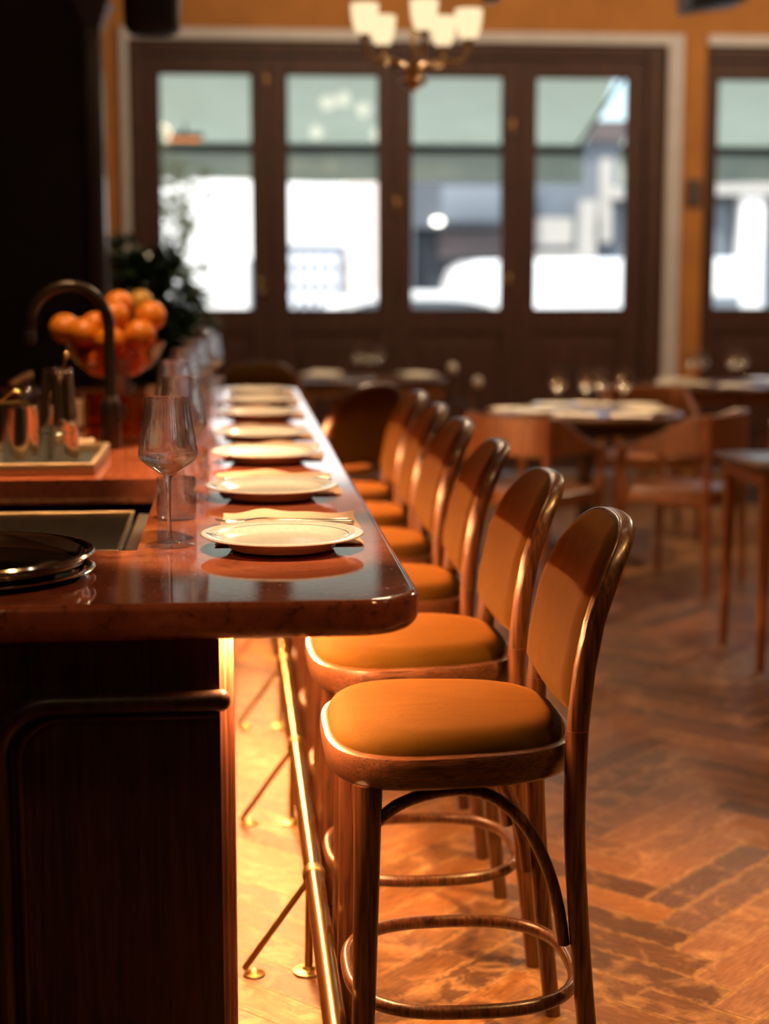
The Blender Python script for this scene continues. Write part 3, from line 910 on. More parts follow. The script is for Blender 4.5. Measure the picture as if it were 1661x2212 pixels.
# ------------------------------------------------------------------ things on the working side of the bar
def round_tray(name, label, z, hs):
    t = thing(name, label, 'tray', (-.428, 2.640, z), 0, 'round trays stacked on the bar')
    R_ = .178
    prof = [(0, .0), (.150, .0), (.160, .003), (.166, .010), (.1685, .020), (.1735, .0265), (.178, .0245), (.1805, .0275), (.1785, .0315), (.171, .0320), (.165, .0275), (.161, .014), (.154, .0065), (.148, .005), (0, .005)]
    obj('tray_rim', lathe(bmesh.new(), [(r_ * 1.14, z_ * hs) for r_, z_ in prof], 80), M['steel'], t)
    obj('tray_base', lathe(bmesh.new(), [(0, .005 * hs), (.1680, .005 * hs), (.1700, .005 * hs + .0006), (.1680, .005 * hs + .0014), (0, .005 * hs + .0014)], 64), M['tray_black'], t)
    return t
round_tray('round_tray', 'lower round metal tray of the stack at the near end of the bar', BZ + .001, .36)
round_tray('round_tray', 'upper round metal tray with black base, topmost of the near stack', BZ + .0125, .86)

bt = thing('bar_mat_tray', 'flat brass-edged steel tray under the cocktail tins', 'tray', (-.60, 4.22, BZ))
bm = B(-.24, .262, -.245, .225, .0005, .006)
obj('tray_floor', bm, M['rubber'], bt, False)
bm = bmesh.new()
box(bm, -.24, .270, -.262, -.245, .0005, .030, bev=.004); box(bm, -.24, .270, .225, .240, .0005, .030, bev=.004); box(bm, .258, .272, -.255, .232, .0005, .030, bev=.004)
obj('tray_lip', bm, M['satin_brass'], bt)

sh = thing('cocktail_shaker', 'tall two-part polished cocktail tin standing on the tray', 'shaker', (-.436, 4.20, BZ + .0065))
obj('lower_tin', lathe(bmesh.new(), [(0, 0), (.044, 0), (.0475, .003), (.049, .012), (.0495, .070), (.0505, .076), (.0475, .079), (0, .079)], 48), M['steel'], sh)
obj('upper_tin', lathe(bmesh.new(), [(.047, .076), (.0485, .079), (.0465, .12), (.041, .185), (.0375, .222), (.0385, .226), (.0380, .229), (.0365, .231), (.0375, .2345), (.0365, .238), (.033, .238), (.0325, .230), (.034, .222), (.030, .10), (0, .09)], 48), M['steel'], sh)
sp = thing('bar_spoon', 'thin brass bar spoon leaning out of the tall cocktail tin', 'bar spoon', (-.436, 4.20, BZ + .11))
pts = [Vector((-.012 + .034 * k / 30, .0, .012 + .150 * k / 30)) for k in range(31)]
obj('twisted_stem', tube(bmesh.new(), pts, [(.0030, .0018)] * 31, 8), M['brass'], sp)
obj('knob', sphere(bmesh.new(), (.023, 0, .166), .0075, 12, 8, (1, 1, 1.3)), M['brass'], sp)
c2 = thing('steel_cup', 'short dark steel mixing cup at the left end of the tray', 'cup', (-.52, 4.10, BZ + .0065))
obj('cup_body', lathe(bmesh.new(), [(0, 0), (.040, 0), (.043, .004), (.0455, .02), (.0465, .148), (.048, .1525), (.0475, .156), (.0455, .156), (.0445, .15), (.0425, .02), (.038, .006), (0, .005)], 44), M['steel'], c2)
lb = thing('spring_strainer', 'golden strainer with looped handle resting on the short steel cup', 'strainer', (-.540, 4.10, BZ + .163))
obj('strainer_disc', lathe(bmesh.new(), [(0, 0), (.036, 0), (.040, .002), (.040, .004), (.036, .005), (0, .004)], 32), M['brass'], lb)
obj('handle', tube(bmesh.new(), spline([(-.03, 0, .003), (.005, -.005, .03), (.022, -.006, .026), (.030, -.006, .004), (.024, -.004, -.0)], 5), .0045, 10), M['brass'], lb)

fa = thing('tap', 'tall black gooseneck tap rising from the bar', 'tap', (-.332, 4.57, BZ + .0005))
obj('tap_base', lathe(bmesh.new(), [(0, 0), (.026, 0), (.0275, .002), (.0275, .112), (.026, .128), (.019, .140), (.016, .146), (0, .146)], 32), M['black_metal'], fa)
arc = [(0, 0, .13), (0, 0, .22), (0, 0, .30)]
for k in range(15):
    a = PI * k / 14; arc.append((-.105 + .105 * math.cos(a), -.02 * (1 - math.cos(a)) * .5, .335 + .112 * math.sin(a)))
arc += [(-.212, -.02, .315)]
obj('spout', tube(bmesh.new(), spline(arc, 3), [.0155 if i < 40 else .0140 for i in range(len(spline(arc, 3)))], 16), M['black_metal'], fa)
obj('nozzle', lathe(bmesh.new(), [(0, 0), (.012, 0), (.0165, .004), (.0165, .03), (.014, .036), (0, .036)], 20, (-.2115, -.02, .29)), M['black_metal'], fa)
obj('lever', tube(bmesh.new(), [(.02, 0, .075), (.034, -.004, .085), (.040, -.01, .12)], [.007, .0055, .0045], 10), M['black_metal'], fa)

mg = obj('mixing_glass', lathe(bmesh.new(), [(0, 0), (.044, 0), (.048, .004), (.050, .02), (.050, .115), (.0515, .120), (.0485, .120), (.0475, .115), (.0470, .02), (.043, .012), (0, .012)], 40), M['amber_glass'], None)
mg.location = (-.292, 4.93, BZ + .0005); tag(mg, 'amber tinted mixing glass beside the foot of the black tap', 'mixing glass')
mg2 = obj('mixing_glass', lathe(bmesh.new(), [(0, 0), (.040, 0), (.044, .004), (.046, .02), (.046, .12), (.048, .125), (.045, .125), (.0435, .118), (.043, .02), (.04, .01), (0, .01)], 40), M['amber_glass'], None)
mg2.location = (-.395, 4.97, BZ + .0005); tag(mg2, 'amber tinted mixing glass half hidden behind the black tap', 'mixing glass')
ca = obj('carafe', lathe(bmesh.new(), [(0, 0), (.030, 0), (.034, .004), (.0345, .06), (.031, .13), (.026, .19), (.0245, .215), (.0255, .22), (.023, .22), (.0222, .213), (.0285, .13), (.032, .06), (.031, .008), (0, .006)], 36), M['bg_glass'], None)
ca.location = (-.333, 5.03, BZ + .0005); tag(ca, 'slender clear glass carafe behind the black tap', 'carafe')
bs = thing('garnish_dish', 'small dark dish of garnish between the cocktail tin and the tap', 'dish', (-.402, 4.545, BZ + .0005))
obj('dish', lathe(bmesh.new(), [(0, 0), (.024, 0), (.028, .004), (.038, .020), (.040, .024), (.037, .024), (.026, .008), (0, .006)], 30), M['old_brass'], bs)
bm = bmesh.new()
for k in range(9):
    a = k * 2.4; sphere(bm, (.018 * math.cos(a) * (k > 0), .018 * math.sin(a) * (k > 0), .017 + .004 * (k % 3)), .009, 10, 7)
g_ = obj('garnish', bm, M['paper'], bs)
bxs = thing('napkin_caddy', 'small timber caddy of cream cocktail napkins behind the tin', 'caddy', (-.500, 5.20, BZ + .0005))
bm = B(-.05, .05, -.05, .05, 0, .008); box(bm, -.05, -.042, -.05, .05, .008, .085); box(bm, .042, .05, -.05, .05, .008, .085); box(bm, -.042, .042, .042, .05, .008, .085)
obj('caddy_box', bm, M['dark_wood'], bxs, False)
bm = bmesh.new()
for k in range(6): box(bm, -.040 + .001 * (k % 2), .040, -.044, .040, .009 + .0135 * k, .021 + .0135 * k, bev=.002)
obj('napkin_stack', bm, M['paper'], bxs)
cs = thing('card_holder', 'little stand of cream cards behind the row of wine glasses', 'card holder', (-.255, 5.62, BZ + .0005))
obj('foot', B(-.03, .03, -.02, .02, 0, .012, bev=.003), M['dark_wood'], cs)
bm = bmesh.new()
for k in range(3): box(bm, -.034 + .003 * k, .030 + .003 * k, -.008 + .006 * k, -.005 + .006 * k, .010, .098 + .006 * k)
bmesh.ops.rotate(bm, verts=bm.verts[:], cent=(0, 0, .01), matrix=Matrix.Rotation(-.22, 3, 'X'))
obj('cards', bm, M['paper'], cs, False)
# back counter bottle box and bottles, lost in the dark
bk = thing('bottle_rack', 'low dark rack of short bottles at the back of the bar', 'rack', (-.70, 5.1, BZ + .0005))
bm = B(-.13, .13, -.30, .30, 0, .01); box(bm, -.13, .13, -.30, -.288, .01, .10); box(bm, -.13, .13, .288, .30, .01, .10); box(bm, -.13, -.118, -.288, .288, .01, .10); box(bm, .118, .13, -.288, .288, .01, .10)
obj('rack_box', bm, M['dark_wood'], bk, False)
bt0 = None
for k, (dx, dy) in enumerate([(.06, -.2), (.06, -.08), (-.05, -.14), (.06, .06), (-.05, .04), (.06, .2)]):
    if bt0 is None:
        bt0 = thing('bitters_bottle', 'x', 'bottle', (0, 0, 0), 0, 'short bottles in the rack')
        obj('bottle_body', lathe(bmesh.new(), [(0, 0), (.026, 0), (.030, .004), (.030, .09), (.026, .105), (.012, .118), (.0105, .14), (.012, .144), (0, .144)], 24), M['amber_glass'], bt0)
        obj('cap', lathe(bmesh.new(), [(0, .144), (.0125, .144), (.0125, .158), (.010, .160), (0, .160)], 18), M['old_brass'], bt0)
        b_ = bt0
    else: b_ = dup(bt0, (0, 0, 0))
    b_.location = (-.70 + dx, 5.1 + dy, BZ + .0115)
    b_['label'] = 'short amber bottle with brass cap, ' + ['nearest on the right side', 'second on the right side', 'nearer one on the left side', 'third on the right side', 'farther one on the left side', 'farthest on the right side'][k] + ' of the dark rack'

# fruit bowl
FB = Vector((-.363, 5.25, BZ + .0005))
fb = thing('fruit_bowl', 'amber glass pedestal bowl heaped with oranges', 'bowl', FB)
obj('pedestal', lathe(bmesh.new(), [(0, 0), (.060, 0), (.062, .003), (.050, .010), (.018, .022), (.011, .05), (.011, .11), (.020, .145), (.030, .152), (0, .152)], 40), M['amber_glass'], fb)
obj('bowl', lathe(bmesh.new(), [(0, .150), (.03, .150), (.07, .165), (.11, .190), (.140, .225), (.155, .262), (.158, .270), (.154, .270), (.149, .258), (.134, .228), (.106, .197), (.068, .173), (.03, .159), (0, .158)], 56), M['amber_glass'], fb)
op = bmesh.new(); sphere(op, (0, 0, 0), .0475, 28, 18, (1, 1, .96))
for v in op.verts:
    d = math.hypot(v.co.x, v.co.y)
    if d < .012: v.co.z *= .96
obm = None
def at_px(px, py, Y): return at_wall(px, py, Y)
OR = [(160, 706, 5.27, 0), (197, 730, 5.17, 0), (256, 732, 5.12, 0), (306, 735, 5.15, 0), (338, 724, 5.27, 1), (226, 688, 5.24, 0), (251, 694, 5.20, 0), (289, 694, 5.21, 0), (243, 668, 5.28, 0), (272, 664, 5.33, 1),
      (184, 772, 5.26, 0), (222, 778, 5.19, 0), (281, 786, 5.19, 0), (322, 775, 5.26, 0), (235, 740, 5.34, 0), (262, 700, 5.36, 1)]
sub_o = None
wo = ['leftmost on the rim', 'front left beside the tap', 'front, just right of the tap', 'front right', 'rightmost, with a green patch', 'upper left behind the tap', 'upper front just right of the tap', 'upper right',
      'at the very top', 'greenish, behind the top one', 'low on the left inside the glass', 'low left of centre inside the glass', 'low right of centre inside the glass', 'low on the right inside the glass',
      'at the back in the middle', 'greenish, high at the back']
placed = []
OP = [at_px(px, py, Y) for px, py, Y, gk in OR]
OP0 = [p.copy() for p in OP]
def rin(z): return interp([(.158, .03), (.173, .068), (.197, .106), (.228, .134), (.258, .149), (.27, .154)], z)
for it in range(240):
    for i_ in range(len(OP)):
        for j_ in range(i_):
            d = OP[i_] - OP[j_]; L_ = d.length
            if L_ < .098:
                d.x *= .6; d.z *= .5
                if abs(d.y) < .004: d.y = .01 if i_ % 2 else -.01
                d = d.normalized() * (.098 - L_) * .4; OP[i_] += d; OP[j_] -= d
        q_ = OP[i_] - FB
        if q_.z < .30:
            lim = max(.02, rin(max(.16, q_.z)) - .047 * .95); h_ = math.hypot(q_.x, q_.y)
            if h_ > lim: OP[i_].x = FB.x + q_.x * lim / h_; OP[i_].y = FB.y + q_.y * lim / h_
            if q_.z < .209: OP[i_].z = FB.z + .209
        OP[i_].z = min(OP[i_].z, OP0[i_].z + .014)
for k, (px, py, Y, gk) in enumerate(OR):
    p = OP[k]
    if sub_o is None:
        sub_o = thing('orange', 'x', 'orange', p, 0, 'oranges in the pedestal bowl')
        obj('peel', op, M['orange'], sub_o)
        obj('stem_button', sphere(bmesh.new(), (0, 0, .0452), .005, 8, 6, (1, 1, .5)), M['stem_green'], sub_o)
        o = sub_o
    else:
        o = dup(sub_o, p)
    sc = (1.0, 1.02, 1.03, 1.06, 1.04, .9, .98, 1.04, .98, .92)[k % 10]
    o.location = p; o.rotation_euler = (random.uniform(-.8, .8), random.uniform(-.8, .8), random.random() * 6); o.scale = (sc,) * 3
    if gk:
        for ch in o.children:
            if ch.name.startswith('peel'):
                ch.data = ch.data.copy(); ch.data.materials[0] = M['green_orange']
    o['label'] = 'orange in the pedestal bowl, ' + wo[k]

# ------------------------------------------------------------------ plants
def leaf_quad(bm, p, d, n, L, w):
    d = d.normalized(); s_ = d.cross(n)
    if s_.length < 1e-4: s_ = d.orthogonal()
    s_.normalize(); nn_ = s_.cross(d).normalized()
    a = bm.verts.new(p); m1 = bm.verts.new(p + d * L * .45 + s_ * w - nn_ * L * .04); m2 = bm.verts.new(p + d * L * .45 - s_ * w - nn_ * L * .04)
    c = bm.verts.new(p + d * L * .45 + nn_ * L * .05); e = bm.verts.new(p + d * L - nn_ * L * .12)
    for f in ((a, m1, c), (a, c, m2), (m1, e, c), (c, e, m2)): bm.faces.new(f)
def foliage(bm, c, rad, n, L, w, rnd):
    for _ in range(n):
        while True:
            q = Vector((rnd.uniform(-1, 1), rnd.uniform(-1, 1), rnd.uniform(-1, 1)))
            if q.length < 1: break
        q = q.normalized() * (q.length ** .5)
        lump = 1 + .18 * math.sin(q.x * 7 + 1) * math.sin(q.z * 6) + .1 * math.sin(q.y * 9)
        p = Vector((c[0] + q.x * rad[0] * lump, c[1] + q.y * rad[1] * lump, c[2] + q.z * rad[2] * lump))
        d = (q + Vector((rnd.uniform(-1, 1), rnd.uniform(-1, 1), rnd.uniform(-.9, .5)))).normalized()
        leaf_quad(bm, p, d, Vector((rnd.uniform(-.5, .5), rnd.uniform(-.5, .5), 1)), L * rnd.uniform(.7, 1.3), w * rnd.uniform(.7, 1.2))
rnd = random.Random(5)
pc = Vector((-.475, 8.75, 0))
pl = thing('potted_plant', 'bushy dark green indoor plant in front of the leftmost door', 'plant', pc)
obj('pot', lathe(bmesh.new(), [(0, 0), (.15, 0), (.16, .01), (.20, .42), (.21, .45), (.19, .45), (.185, .42), (0, .40)], 32), M['pot'], pl)
bm = bmesh.new()
for k in range(7):
    a = k * .9; tube(bm, spline([(0.03 * math.cos(a), .03 * math.sin(a), .38), (.07 * math.cos(a), .07 * math.sin(a), .8), (.2 * math.cos(a), .14 * math.sin(a), 1.25)], 4), .009, 6)
obj('stems', bm, M['bark'], pl)
bm = bmesh.new()
foliage(bm, (0, 0, 1.20), (.27, .22, .33), 1800, .085, .024, rnd)
foliage(bm, (.13, -.05, 1.10), (.20, .18, .22), 500, .085, .024, rnd)
obj('foliage', bm, M['plant_in'], pl, False, recalc=False)

# ------------------------------------------------------------------ chandelier, speaker, ceiling fittings
CHX, CHY = .772, 7.0
chd = thing('chandelier', 'five-armed brass chandelier with glowing opal glass shades', 'chandelier', (CHX, CHY, CZ))
bz = 2.198 - CZ
obj('hub', lathe(bmesh.new(), [(0, bz - .040), (.012, bz - .036), (.022, bz - .022), (.055, bz - .006), (.062, bz + .004), (.050, bz + .012), (.022, bz + .022), (.014, bz + .06), (0, bz + .06)], 28), M['old_brass'], chd)
obj('stem', tube(bmesh.new(), [(0, 0, bz + .05), (0, 0, 0)], .0115, 12), M['brass'], chd)
obj('ceiling_rose', lathe(bmesh.new(), [(0, 0), (.07, 0), (.065, -.02), (.02, -.04), (0, -.04)], 28), M['old_brass'], chd)
shades = [(788, 97, 6.91), (826, 118, 7.22), (916, 88, 6.79), (957, 118, 7.22), (1012, 104, 7.01)]
arm0 = None
for k, (px, py, Y) in enumerate(shades):
    q = at_wall(px, py, Y)
    dx, dy, dz = q.x - CHX, q.y - CHY, 2.368 - CZ
    a = math.atan2(dy, dx); rr = math.hypot(dx, dy)
    rr = min(max(rr, .18), .29)
    ca_, sa_ = math.cos(a), math.sin(a)
    pr = [(.02, bz + .01), (.055, bz + .065), (.12, bz + .085), (.19, bz + .082), (rr - .02, bz + .098), (rr, bz + .135), (rr, dz - .005)]
    ar = obj('arm', tube(bmesh.new(), spline([(r_ * ca_, r_ * sa_, z_) for r_, z_ in pr], 5), .0095, 10), M['old_brass'], chd)
    c0 = (rr * ca_, rr * sa_, dz)
    obj('cup', lathe(bmesh.new(), [(0, -.018), (.014, -.016), (.022, -.004), (.024, .008), (0, .008)], 20, c0), M['old_brass'], ar)
    obj('lamp_shade', lathe(bmesh.new(), [(.018, .004), (.034, .014), (.046, .038), (.053, .070), (.0565, .105), (.0580, .128), (.0555, .128), (.054, .105), (.0505, .070), (.0435, .040), (.032, .018), (.018, .009)], 32, c0, closed=True), M['shade'], ar)
sp_ = thing('loudspeaker', 'black rounded loudspeaker hanging above the bar', 'loudspeaker', (-.303, 7.0, 2.375))
bm = bmesh.new(); rings = []
for z, s_ in ((0, .55), (.004, .72), (.014, .9), (.03, .98), (.06, 1.0), (.40, 1.08), (.42, 1.04)):
    rings.append([(x * s_ / .1, y * s_ / .1, z) for x, y in [(math.copysign(abs(math.cos(t)) ** .5, math.cos(t)) * .0115, math.copysign(abs(math.sin(t)) ** .5, math.sin(t)) * .0115) for t in [2 * PI * k / 32 for k in range(32)]]])
obj('cabinet', loft(bm, rings), M['black'], sp_)
obj('bracket', tube(bmesh.new(), [(0, 0, .41), (0, 0, CZ - 2.375)], .018, 10), M['black'], sp_)
q = at_wall(1540, 27, 9.0)
ac = thing('ceiling_speaker', 'dark boxy fitting hanging near the ceiling at upper right', 'ceiling fitting', (2.62, 9.0, q.z))
bm = B(-.16, .17, -.15, .15, .0, .16, bev=.02)
for v in bm.verts:
    if v.co.z < .06 and v.co.x > 0: v.co.z += .05 * (v.co.x / .17)
obj('housing', bm, M['shop_dark'], ac)
obj('bracket', tube(bmesh.new(), [(0, 0, .15), (0, 0, CZ - q.z)], .015, 10), M['black'], ac)
q = at_wall(1060, 5, 8.0)
dl = thing('spotlight', 'small dark spotlight at the top edge above the chandelier', 'spotlight', (q.x, 8.0, q.z))
obj('can', lathe(bmesh.new(), [(0, .0), (.03, .0), (.048, .012), (.05, .09), (.02, .11), (0, .11)], 24), M['black_metal'], dl)
obj('drop_rod', tube(bmesh.new(), [(0, 0, .10), (0, 0, CZ - q.z)], .008, 8), M['black_metal'], dl)

# ------------------------------------------------------------------ dining chairs, tables
def make_chair():
    r = thing('armchair', 'x', 'chair')
    # local: faces -X, rear posts at x=+.2
    for s in (-1, 1):
        obj('leg', tube(bmesh.new(), [(.205, s * .215, .795), (.200, s * .215, .45), (.215, s * .222, 0)], [.014, .019, .014], 12), M['chair_wood'], r)
        obj('leg', tube(bmesh.new(), [(-.195, s * .215, .645), (-.195, s * .215, .40), (-.205, s * .220, 0)], [.015, .019, .014], 12), M['chair_wood'], r)
    # wrap-round rail: wide at the back, sweeping down to narrow arms
    path = [(-.215, -.215), (-.10, -.218), (.03, -.222), (.14, -.224), (.20, -.212), (.232, -.16), (.245, -.08), (.248, 0), (.245, .08), (.232, .16), (.20, .212), (.14, .224), (.03, .222), (-.10, .218), (-.215, .215)]
    P = spline([(x, y, 0) for x, y in path], 4)
    bm = bmesh.new(); rings = []
    for i, p in enumerate(P):
        t = (P[min(i + 1, len(P) - 1)] - P[max(i - 1, 0)]).normalized(); nrm = Vector((t.y, -t.x, 0))
        f = min(1, max(0, (p.x + .20) / .40)); f = f * f * (3 - 2 * f)
        zt = .655 + .145 * f; zb = .625 + .0 * f
        th_ = .012
        rings.append([p + nrm * th_ + Vector((0, 0, zb + .006)), p + nrm * th_ + Vector((0, 0, zt - .006)), p + nrm * th_ * .5 + Vector((0, 0, zt)), p - nrm * th_ * .5 + Vector((0, 0, zt)),
                      p - nrm * th_ + Vector((0, 0, zt - .006)), p - nrm * th_ + Vector((0, 0, zb + .006)), p - nrm * th_ * .5 + Vector((0, 0, zb)), p + nrm * th_ * .5 + Vector((0, 0, zb))])
    obj('back_rail', loft(bm, rings), M['chair_wood'], r)
    bm = bmesh.new()
    for a in ((-.20, .20, -.218, -.20), (-.20, .20, .20, .218)): box(bm, a[0], a[1], a[2], a[3], .395, .435, bev=.005)
    box(bm, -.205, -.187, -.2, .2, .395, .435, bev=.005); box(bm, .187, .205, -.2, .2, .395, .435, bev=.005)
    obj('seat_rail', bm, M['chair_wood'], r)
    rings = [[(x, y, z) for x, y in outline(.22 - i_, .225 - i_, 5, 40)] for z, i_ in ((.434, .012), (.44, .004), (.452, .003), (.462, .014), (.466, .05))]
    obj('seat', loft(bmesh.new(), rings), M['chair_wood'], r)
    return r
ch = make_chair()
CH = [((1.345, 7.215), math.atan2(-.68, -.73), 'wooden armchair at the round table, its back to the camera, left of two'),
      ((2.030, 7.240), math.atan2(-.61, .79), 'wooden armchair side-on at the round table, right of two'),
      ((2.23, 8.62), PI / 2, 'wooden armchair on the far side of the round table'),
      ((2.47, 6.52), PI / 2 - .1, 'wooden armchair behind the square table at the right edge'),
      ((2.20, 5.42), -PI / 2, 'wooden armchair drawn up to the square table, mostly cut off at right')]
for i, ((x, y), a, lab) in enumerate(CH):
    if i == 0: o = ch; o.location = (x, y, 0); o.rotation_euler.z = a; o['label'] = lab; o['group'] = 'wooden dining armchairs'
    else: o = dup(ch, (x, y, 0), a, lab, 'wooden dining armchairs')

def round_table(x, y, R_, label, z=.74):
    t = thing('round_table', label, 'table', (x, y, 0))
    obj('tabletop', lathe(bmesh.new(), [(0, z - .035), (R_ - .02, z - .035), (R_ - .004, z - .028), (R_, z - .016), (R_ - .003, z - .004), (R_ - .012, z), (0, z)], 72), M['table_wood'], t)
    obj('apron', lathe(bmesh.new(), [(R_ - .10, z - .09), (R_ - .08, z - .09), (R_ - .08, z - .035), (R_ - .10, z - .035)], 56, closed=True), M['dark_wood'], t)
    obj('pedestal', lathe(bmesh.new(), [(0, .03), (.05, .03), (.055, .06), (.04, .12), (.036, z - .12), (.06, z - .04), (0, z - .036)], 24), M['dark_wood'], t)
    for k in range(4):
        a = PI / 4 + k * PI / 2
        obj('foot', tube(bmesh.new(), [(.03 * math.cos(a), .03 * math.sin(a), .06), (.2 * math.cos(a), .2 * math.sin(a), .045), (.34 * math.cos(a), .34 * math.sin(a), .018)], [.026, .022, .016], 10), M['dark_wood'], t)
    return t
def rect_table(x0, x1, y0, y1, label, z=.74, apron=.07):
    t = thing('dining_table', label, 'table', ((x0 + x1) / 2, (y0 + y1) / 2, 0)); hx, hy = (x1 - x0) / 2, (y1 - y0) / 2
    obj('tabletop', B(-hx, hx, -hy, hy, z - .03, z, bev=.006), M['table_wood'], t)
    bm = bmesh.new(); e = .03
    box(bm, -hx + e, hx - e, -hy + e, -hy + e + .02, z - .03 - apron, z - .03); box(bm, -hx + e, hx - e, hy - e - .02, hy - e, z - .03 - apron, z - .03)
    box(bm, -hx + e, -hx + e + .02, -hy + e + .02, hy - e - .02, z - .03 - apron, z - .03); box(bm, hx - e - .02, hx - e, -hy + e + .02, hy - e - .02, z - .03 - apron, z - .03)
    obj('apron', bm, M['chair_wood'], t, False)
    for sx in (-1, 1):
        for sy in (-1, 1):
            px, py = sx * (hx - .055), sy * (hy - .055)
            obj('leg', tube(bmesh.new(), [(px, py, z - .03), (px, py, z - .2), (px + sx * .005, py + sy * .005, 0)], [(.024, .024), (.022, .022), (.014, .014)], 12, ref=(1, 0, 0), sq=4), M['chair_wood'], t)
    return t
round_table(1.73, 7.93, .475, 'round dark table laid with four wine glasses, beyond the bar stools')
rect_table(1.815, 2.60, 5.53, 6.075, 'square wooden table cut off by the right edge of the photo', apron=.045)
rect_table(.43, 1.40, 10.35, 11.05, 'long laid table by the doors behind the far end of the bar')
rect_table(2.55, 4.0, 9.50, 10.25, 'long laid table beside the ochre pier at right')

def setw(kind, positions, names, base, mat, group, cat):
    first = None
    for (x, y), lab in zip(positions, names):
        if first is None: o = obj(kind, base, mat); first = o
        else: o = first.copy(); COL.objects.link(o)
        o.location = (x, y, .7405); tag(o, lab, cat, group)
def stem_bm():
    return lathe(bmesh.new(), [(0, 0), (.034, 0), (.036, .002), (.012, .007), (.004, .02), (.004, .085), (.010, .095), (.030, .112), (.041, .135), (.043, .155), (.039, .190), (.0365, .205), (.0355, .205), (.038, .188), (.0415, .155), (.039, .136), (.028, .115), (0, .099)], 28)
P = [(1.585, 7.90), (1.715, 7.86), (1.80, 7.95), (1.905, 7.88)]
setw('wine_glass', P, [a + ' of the four wine glasses on the round table' for a in ('leftmost', 'second from left', 'third from left', 'rightmost')], stem_bm(), M['bg_glass'], 'wine glasses on the round table', 'wine glass')
P = [(.83, 10.72), (.90, 10.62), (.965, 10.76)]
setw('wine_glass', P, [a + ' of the three wine glasses on the table behind the bar end' for a in ('leftmost', 'middle', 'rightmost')], stem_bm(), M['bg_glass'], 'wine glasses on the table behind the bar', 'wine glass')
P = [(2.80, 9.86), (2.90, 9.95), (3.04, 9.78), (3.13, 9.90)]
setw('wine_glass', P, [a + ' of four wine glasses on the table beside the pier' for a in ('leftmost', 'second from left', 'third from left', 'rightmost')], stem_bm(), M['bg_glass'], 'wine glasses on the table beside the pier', 'wine glass')
def small_plate(): return lathe(bmesh.new(), [(0, .002), (.07, .002), (.075, 0), (.08, .003), (.12, .016), (.123, .019), (.119, .020), (.085, .009), (0, .007)], 40)
P = [(1.45, 7.78), (1.99, 7.77), (1.62, 8.15), (2.02, 8.08)]
setw('side_plate', P, ['pale plate on the round table, ' + a for a in ('near left', 'near right', 'far left', 'far right')], small_plate(), M['plate'], 'plates on the round table', 'plate')
P = [(.62, 10.55), (1.20, 10.52), (.62, 10.88), (1.2, 10.88)]
setw('side_plate', P, ['pale plate on the table behind the bar end, ' + a for a in ('near left', 'near right', 'far left', 'far right')], small_plate(), M['plate'], 'plates on the table behind the bar', 'plate')
P = [(2.76, 9.66), (3.32, 9.66), (2.76, 10.06), (3.32, 10.06)]
setw('side_plate', P, ['pale plate on the table beside the pier, ' + a for a in ('near left', 'near right', 'far left', 'far right')], small_plate(), M['plate'], 'plates on the table beside the pier', 'plate')
def fold(w=.2, d=.09, h=.018):
    bm = bmesh.new(); rings = []
    for k in range(13):
        u = k / 12; yy = (u - .5) * w
        hh = h * (.85 + .2 * math.sin(u * 5)); rings.append([(yy, d / 2 * math.cos(t_) * (1 + .05 * math.sin(9 * u)), hh / 2 + hh / 2 * math.sin(t_)) for t_ in [2 * PI * q / 14 for q in range(14)]])
    return loft(bm, rings)
NP = [((.55, 10.60, .0205), .05, 'white napkin roll on the near left plate behind the bar end'), ((1.22, 10.55, .0205), -.1, 'white napkin roll on the near right plate behind the bar end'),
      ((.62, 10.88, .0205), 0, 'white napkin roll on the far left plate behind the bar end'),
      ((1.86, 7.57, .0003), .2, 'white napkin roll at the near rim of the round table'), ((1.62, 7.66, .0003), -.1, 'white napkin roll left of the near rim of the round table'),
      ((1.83, 8.28, .0003), .1, 'white napkin roll at the far rim of the round table'), ((1.36, 8.0, .0003), .4, 'white napkin roll at the left rim of the round table'),
      ((2.68, 9.86, .0003), .1, 'white napkin roll at the left end of the table beside the pier'), ((3.0, 9.60, .0003), 0, 'white napkin roll in the middle front of the table beside the pier'), ((3.45, 9.86, .0003), .2, 'white napkin roll at the right of the table beside the pier')]
first = None
for (x, y, dz), a, lab in NP:
    if first is None: o = obj('napkin_roll', fold(), M['white_linen']); first = o
    else: o = first.copy(); COL.objects.link(o)
    o.location = (x, y, .7403 + dz); o.rotation_euler.z = a; tag(o, lab, 'napkin', 'rolled napkins on the dining tables')
q = obj('bread_roll', sphere(bmesh.new(), (0, 0, .032), .07, 20, 12, (1.2, .8, .46)), M['paper']); q.location = (2.16, 5.94, .7403); tag(q, 'pale bread roll on the square table at the right edge', 'bread roll')

# dark slatted chair seen edge-on; added pale tips stand for window highlights
dc = thing('side_chair', 'dark side chair with leaning posts tipped with pale painted highlights beside the doors', 'chair', (1.36, 9.55, 0))
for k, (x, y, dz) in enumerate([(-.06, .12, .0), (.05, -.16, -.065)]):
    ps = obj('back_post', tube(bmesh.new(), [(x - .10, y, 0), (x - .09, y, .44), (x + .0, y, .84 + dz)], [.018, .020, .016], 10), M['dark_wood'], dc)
    obj('post_highlight', sphere(bmesh.new(), (x + .003, y, .855 + dz), .032, 14, 10, (.9, .9, 1.1)), M['cap'], ps)  # added pale bead in place of the sky glint on the post
obj('seat', B(-.45, -.08, -.2, .16, .42, .45, bev=.01), M['dark_wood'], dc)
for x in (-.42,):
    for y in (-.17, .13): obj('leg', tube(bmesh.new(), [(x, y, .42), (x, y, 0)], .016, 10), M['dark_wood'], dc)
bm = bmesh.new()
